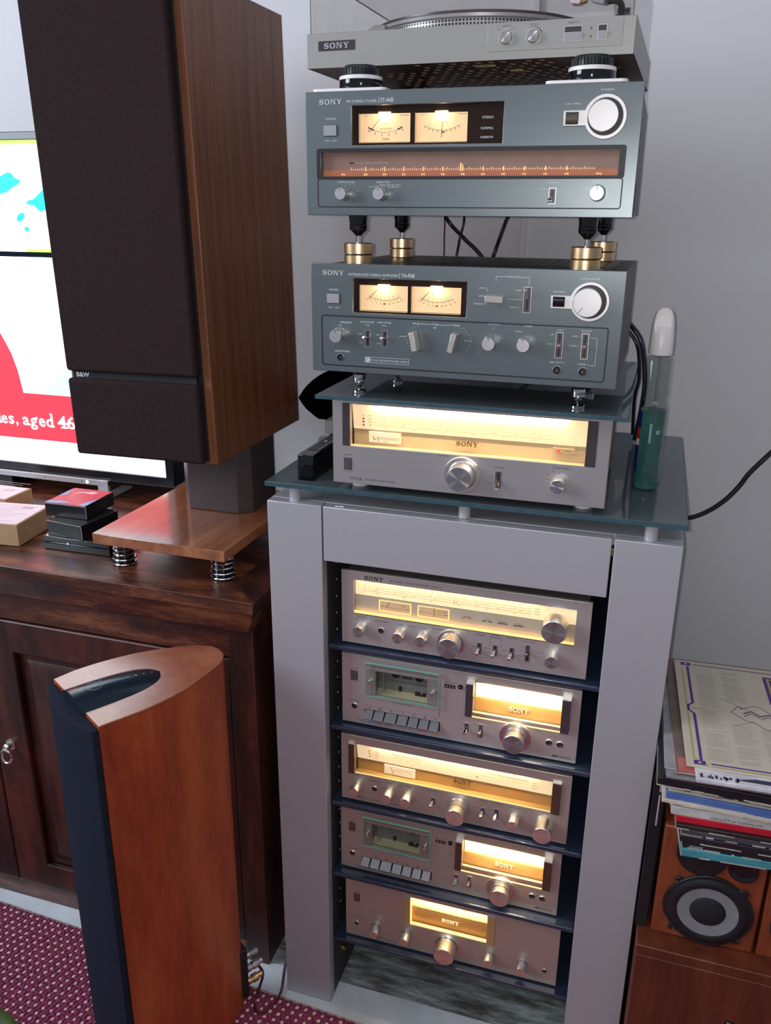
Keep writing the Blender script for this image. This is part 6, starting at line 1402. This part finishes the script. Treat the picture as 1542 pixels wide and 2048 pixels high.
def fl(x0, y0, x1, y1, t, mi, lift=0):
    d = Vector((x1-x0, y1-y0)); n_ = Vector((-d.y, d.x)).normalized()*t/2
    b.add([(x0-n_.x, y0-n_.y, Zt+lift), (x1-n_.x, y1-n_.y, Zt+lift), (x1+n_.x, y1+n_.y, Zt+lift), (x0+n_.x, y0+n_.y, Zt+lift)], [(0, 1, 2, 3)], mi)
fl(.021, .016, .021, .142, .0042, 0); fl(.021, .172, .021, .292, .0042, 0); fl(.021, .142, .0135, .150, .0035, 0); fl(.0135, .150, .0135, .165, .0035, 0); fl(.0135, .165, .021, .172, .0035, 0)
fl(.034, .0105, .315, .0105, .0030, 0); fl(.030, .300, .20, .300, .0022, 0); fl(.20, .300, .205, .306, .0022, 0); fl(.205, .306, .315, .306, .0022, 0)
fl(.0115, .020, .0115, .280, .0026, 1); fl(.036, .0045, .315, .0045, .0022, 1); fl(.0115, .020, .030, .0045, .0022, 1); fl(.018, .157, .040, .160, .0020, 1, .00005)
for cx, cy in ((.0185, .0105), (.0185, .300)):
    fl(cx-.008, cy, cx+.008, cy, .0100, 0, .0001); fl(cx-.002, cy, cx+.002, cy, .0030, 2, .0002)
# label block at the right and faint columns of type
fl(.1405, .243, .300, .243, .087, 0, .0001); fl(.1455, .243, .295, .243, .077, 1, .0002); fl(.1495, .243, .291, .243, .069, 0, .0003)
pts = [(.128, .150), (.142, .166), (.150, .164), (.146, .160), (.172, .172), (.186, .170), (.205, .150), (.222, .146), (.240, .150), (.222, .140), (.205, .132), (.196, .116), (.180, .120), (.168, .130), (.150, .134), (.128, .150)]
mot = lambda p: (.0773+(p[0]-.128)*.83, .160+(p[1]-.150)*1.2)
pts = [mot(p) for p in pts]
for (xa, ya), (xb, yb) in zip(pts, pts[1:]): fl(xa, ya, xb, yb, .0011, 0, .0002)
_q = [mot(p) for p in ((.150, .150), (.165, .158), (.180, .148), (.195, .154), (.212, .147), (.225, .150))]
for (xa, ya), (xb, yb) in zip(_q, _q[1:]): fl(xa, ya, xb, yb, .0030, 3, .0001); fl(xa, ya-.008, xb, yb-.006, .0015, 0, .0001)
fl(.066, .198, .106, .170, .0009, 3); fl(.078, .122, .110, .140, .0009, 3)
obj('printed_border', b, [pp, go, 'paper', plain('brown_ink', (.13, .07, .08), .5)], tr)
b = MB(); rr = random.Random(5)
for c0 in (.032, .074, .116, .158, .200, .242):
    yy = .022
    while yy < .285:
        if not (.125 < yy < .19 and c0 > .07) and not (yy > .19 and c0 > .11):
            b.add([(c0, yy, Zt), (c0+rr.uniform(.020, .036), yy, Zt), (c0+rr.uniform(.020, .036), yy+.0007, Zt), (c0, yy+.0007, Zt)], [(0, 1, 2, 3)])
        yy += .0034 if rr.random() > .06 else .008
o = obj('lyric_print', b, gk, tr); o['kind'] = 'stuff'

# ================================================================== green leaf near the camera, bottom left
pt = thing('potted_plant', (-.46, -.62, .0142), 'green plant whose leaf shows at the bottom left corner on the carpet', 'plant')
b = MB(); b.lathe([(.055, 0), (.075, .11), (.080, .115), (.080, .13), (.070, .13), (.066, .118), (.01, .118)], axis='z', n=32); obj('pot', b, 'kraft', pt)
b = MB(); b.tube([(0, 0, .11), (.01, .005, .26), (.03, .01, .38)], .004, 8, 0, 4); obj('stem', b, 'leaf', pt)
def leaf(tip, base_, w_, name='leaf'):
    b = MB(); A, Bp = Vector(base_), Vector(tip); d = Bp-A; s_ = d.cross(Vector((0, 0, 1))).normalized(); n = 12
    for k in range(n+1):
        t = k/n; c = A+d*t+Vector((0, 0, .03*math.sin(PI*t))); ww = w_*math.sin(PI*min(1, t*.92+.06))**.8
        b.v += [tuple(c-s_*ww+Vector((0, 0, .012*ww/w_))), tuple(c), tuple(c+s_*ww+Vector((0, 0, .012*ww/w_)))]
    for k in range(n):
        a = 3*k; b.f += [(a, a+1, a+4, a+3), (a+1, a+2, a+5, a+4)]; b.m += [0, 0]
    o = obj(name, b, 'leaf', pt, smooth=80); so = o.modifiers.new('t', 'SOLIDIFY'); so.thickness = .0008
leaf((.245, .070, .478), (.03, .01, .38), .045); leaf((-.10, .06, .42), (.03, .01, .36), .036); leaf((.02, -.12, .40), (.03, .01, .33), .036)
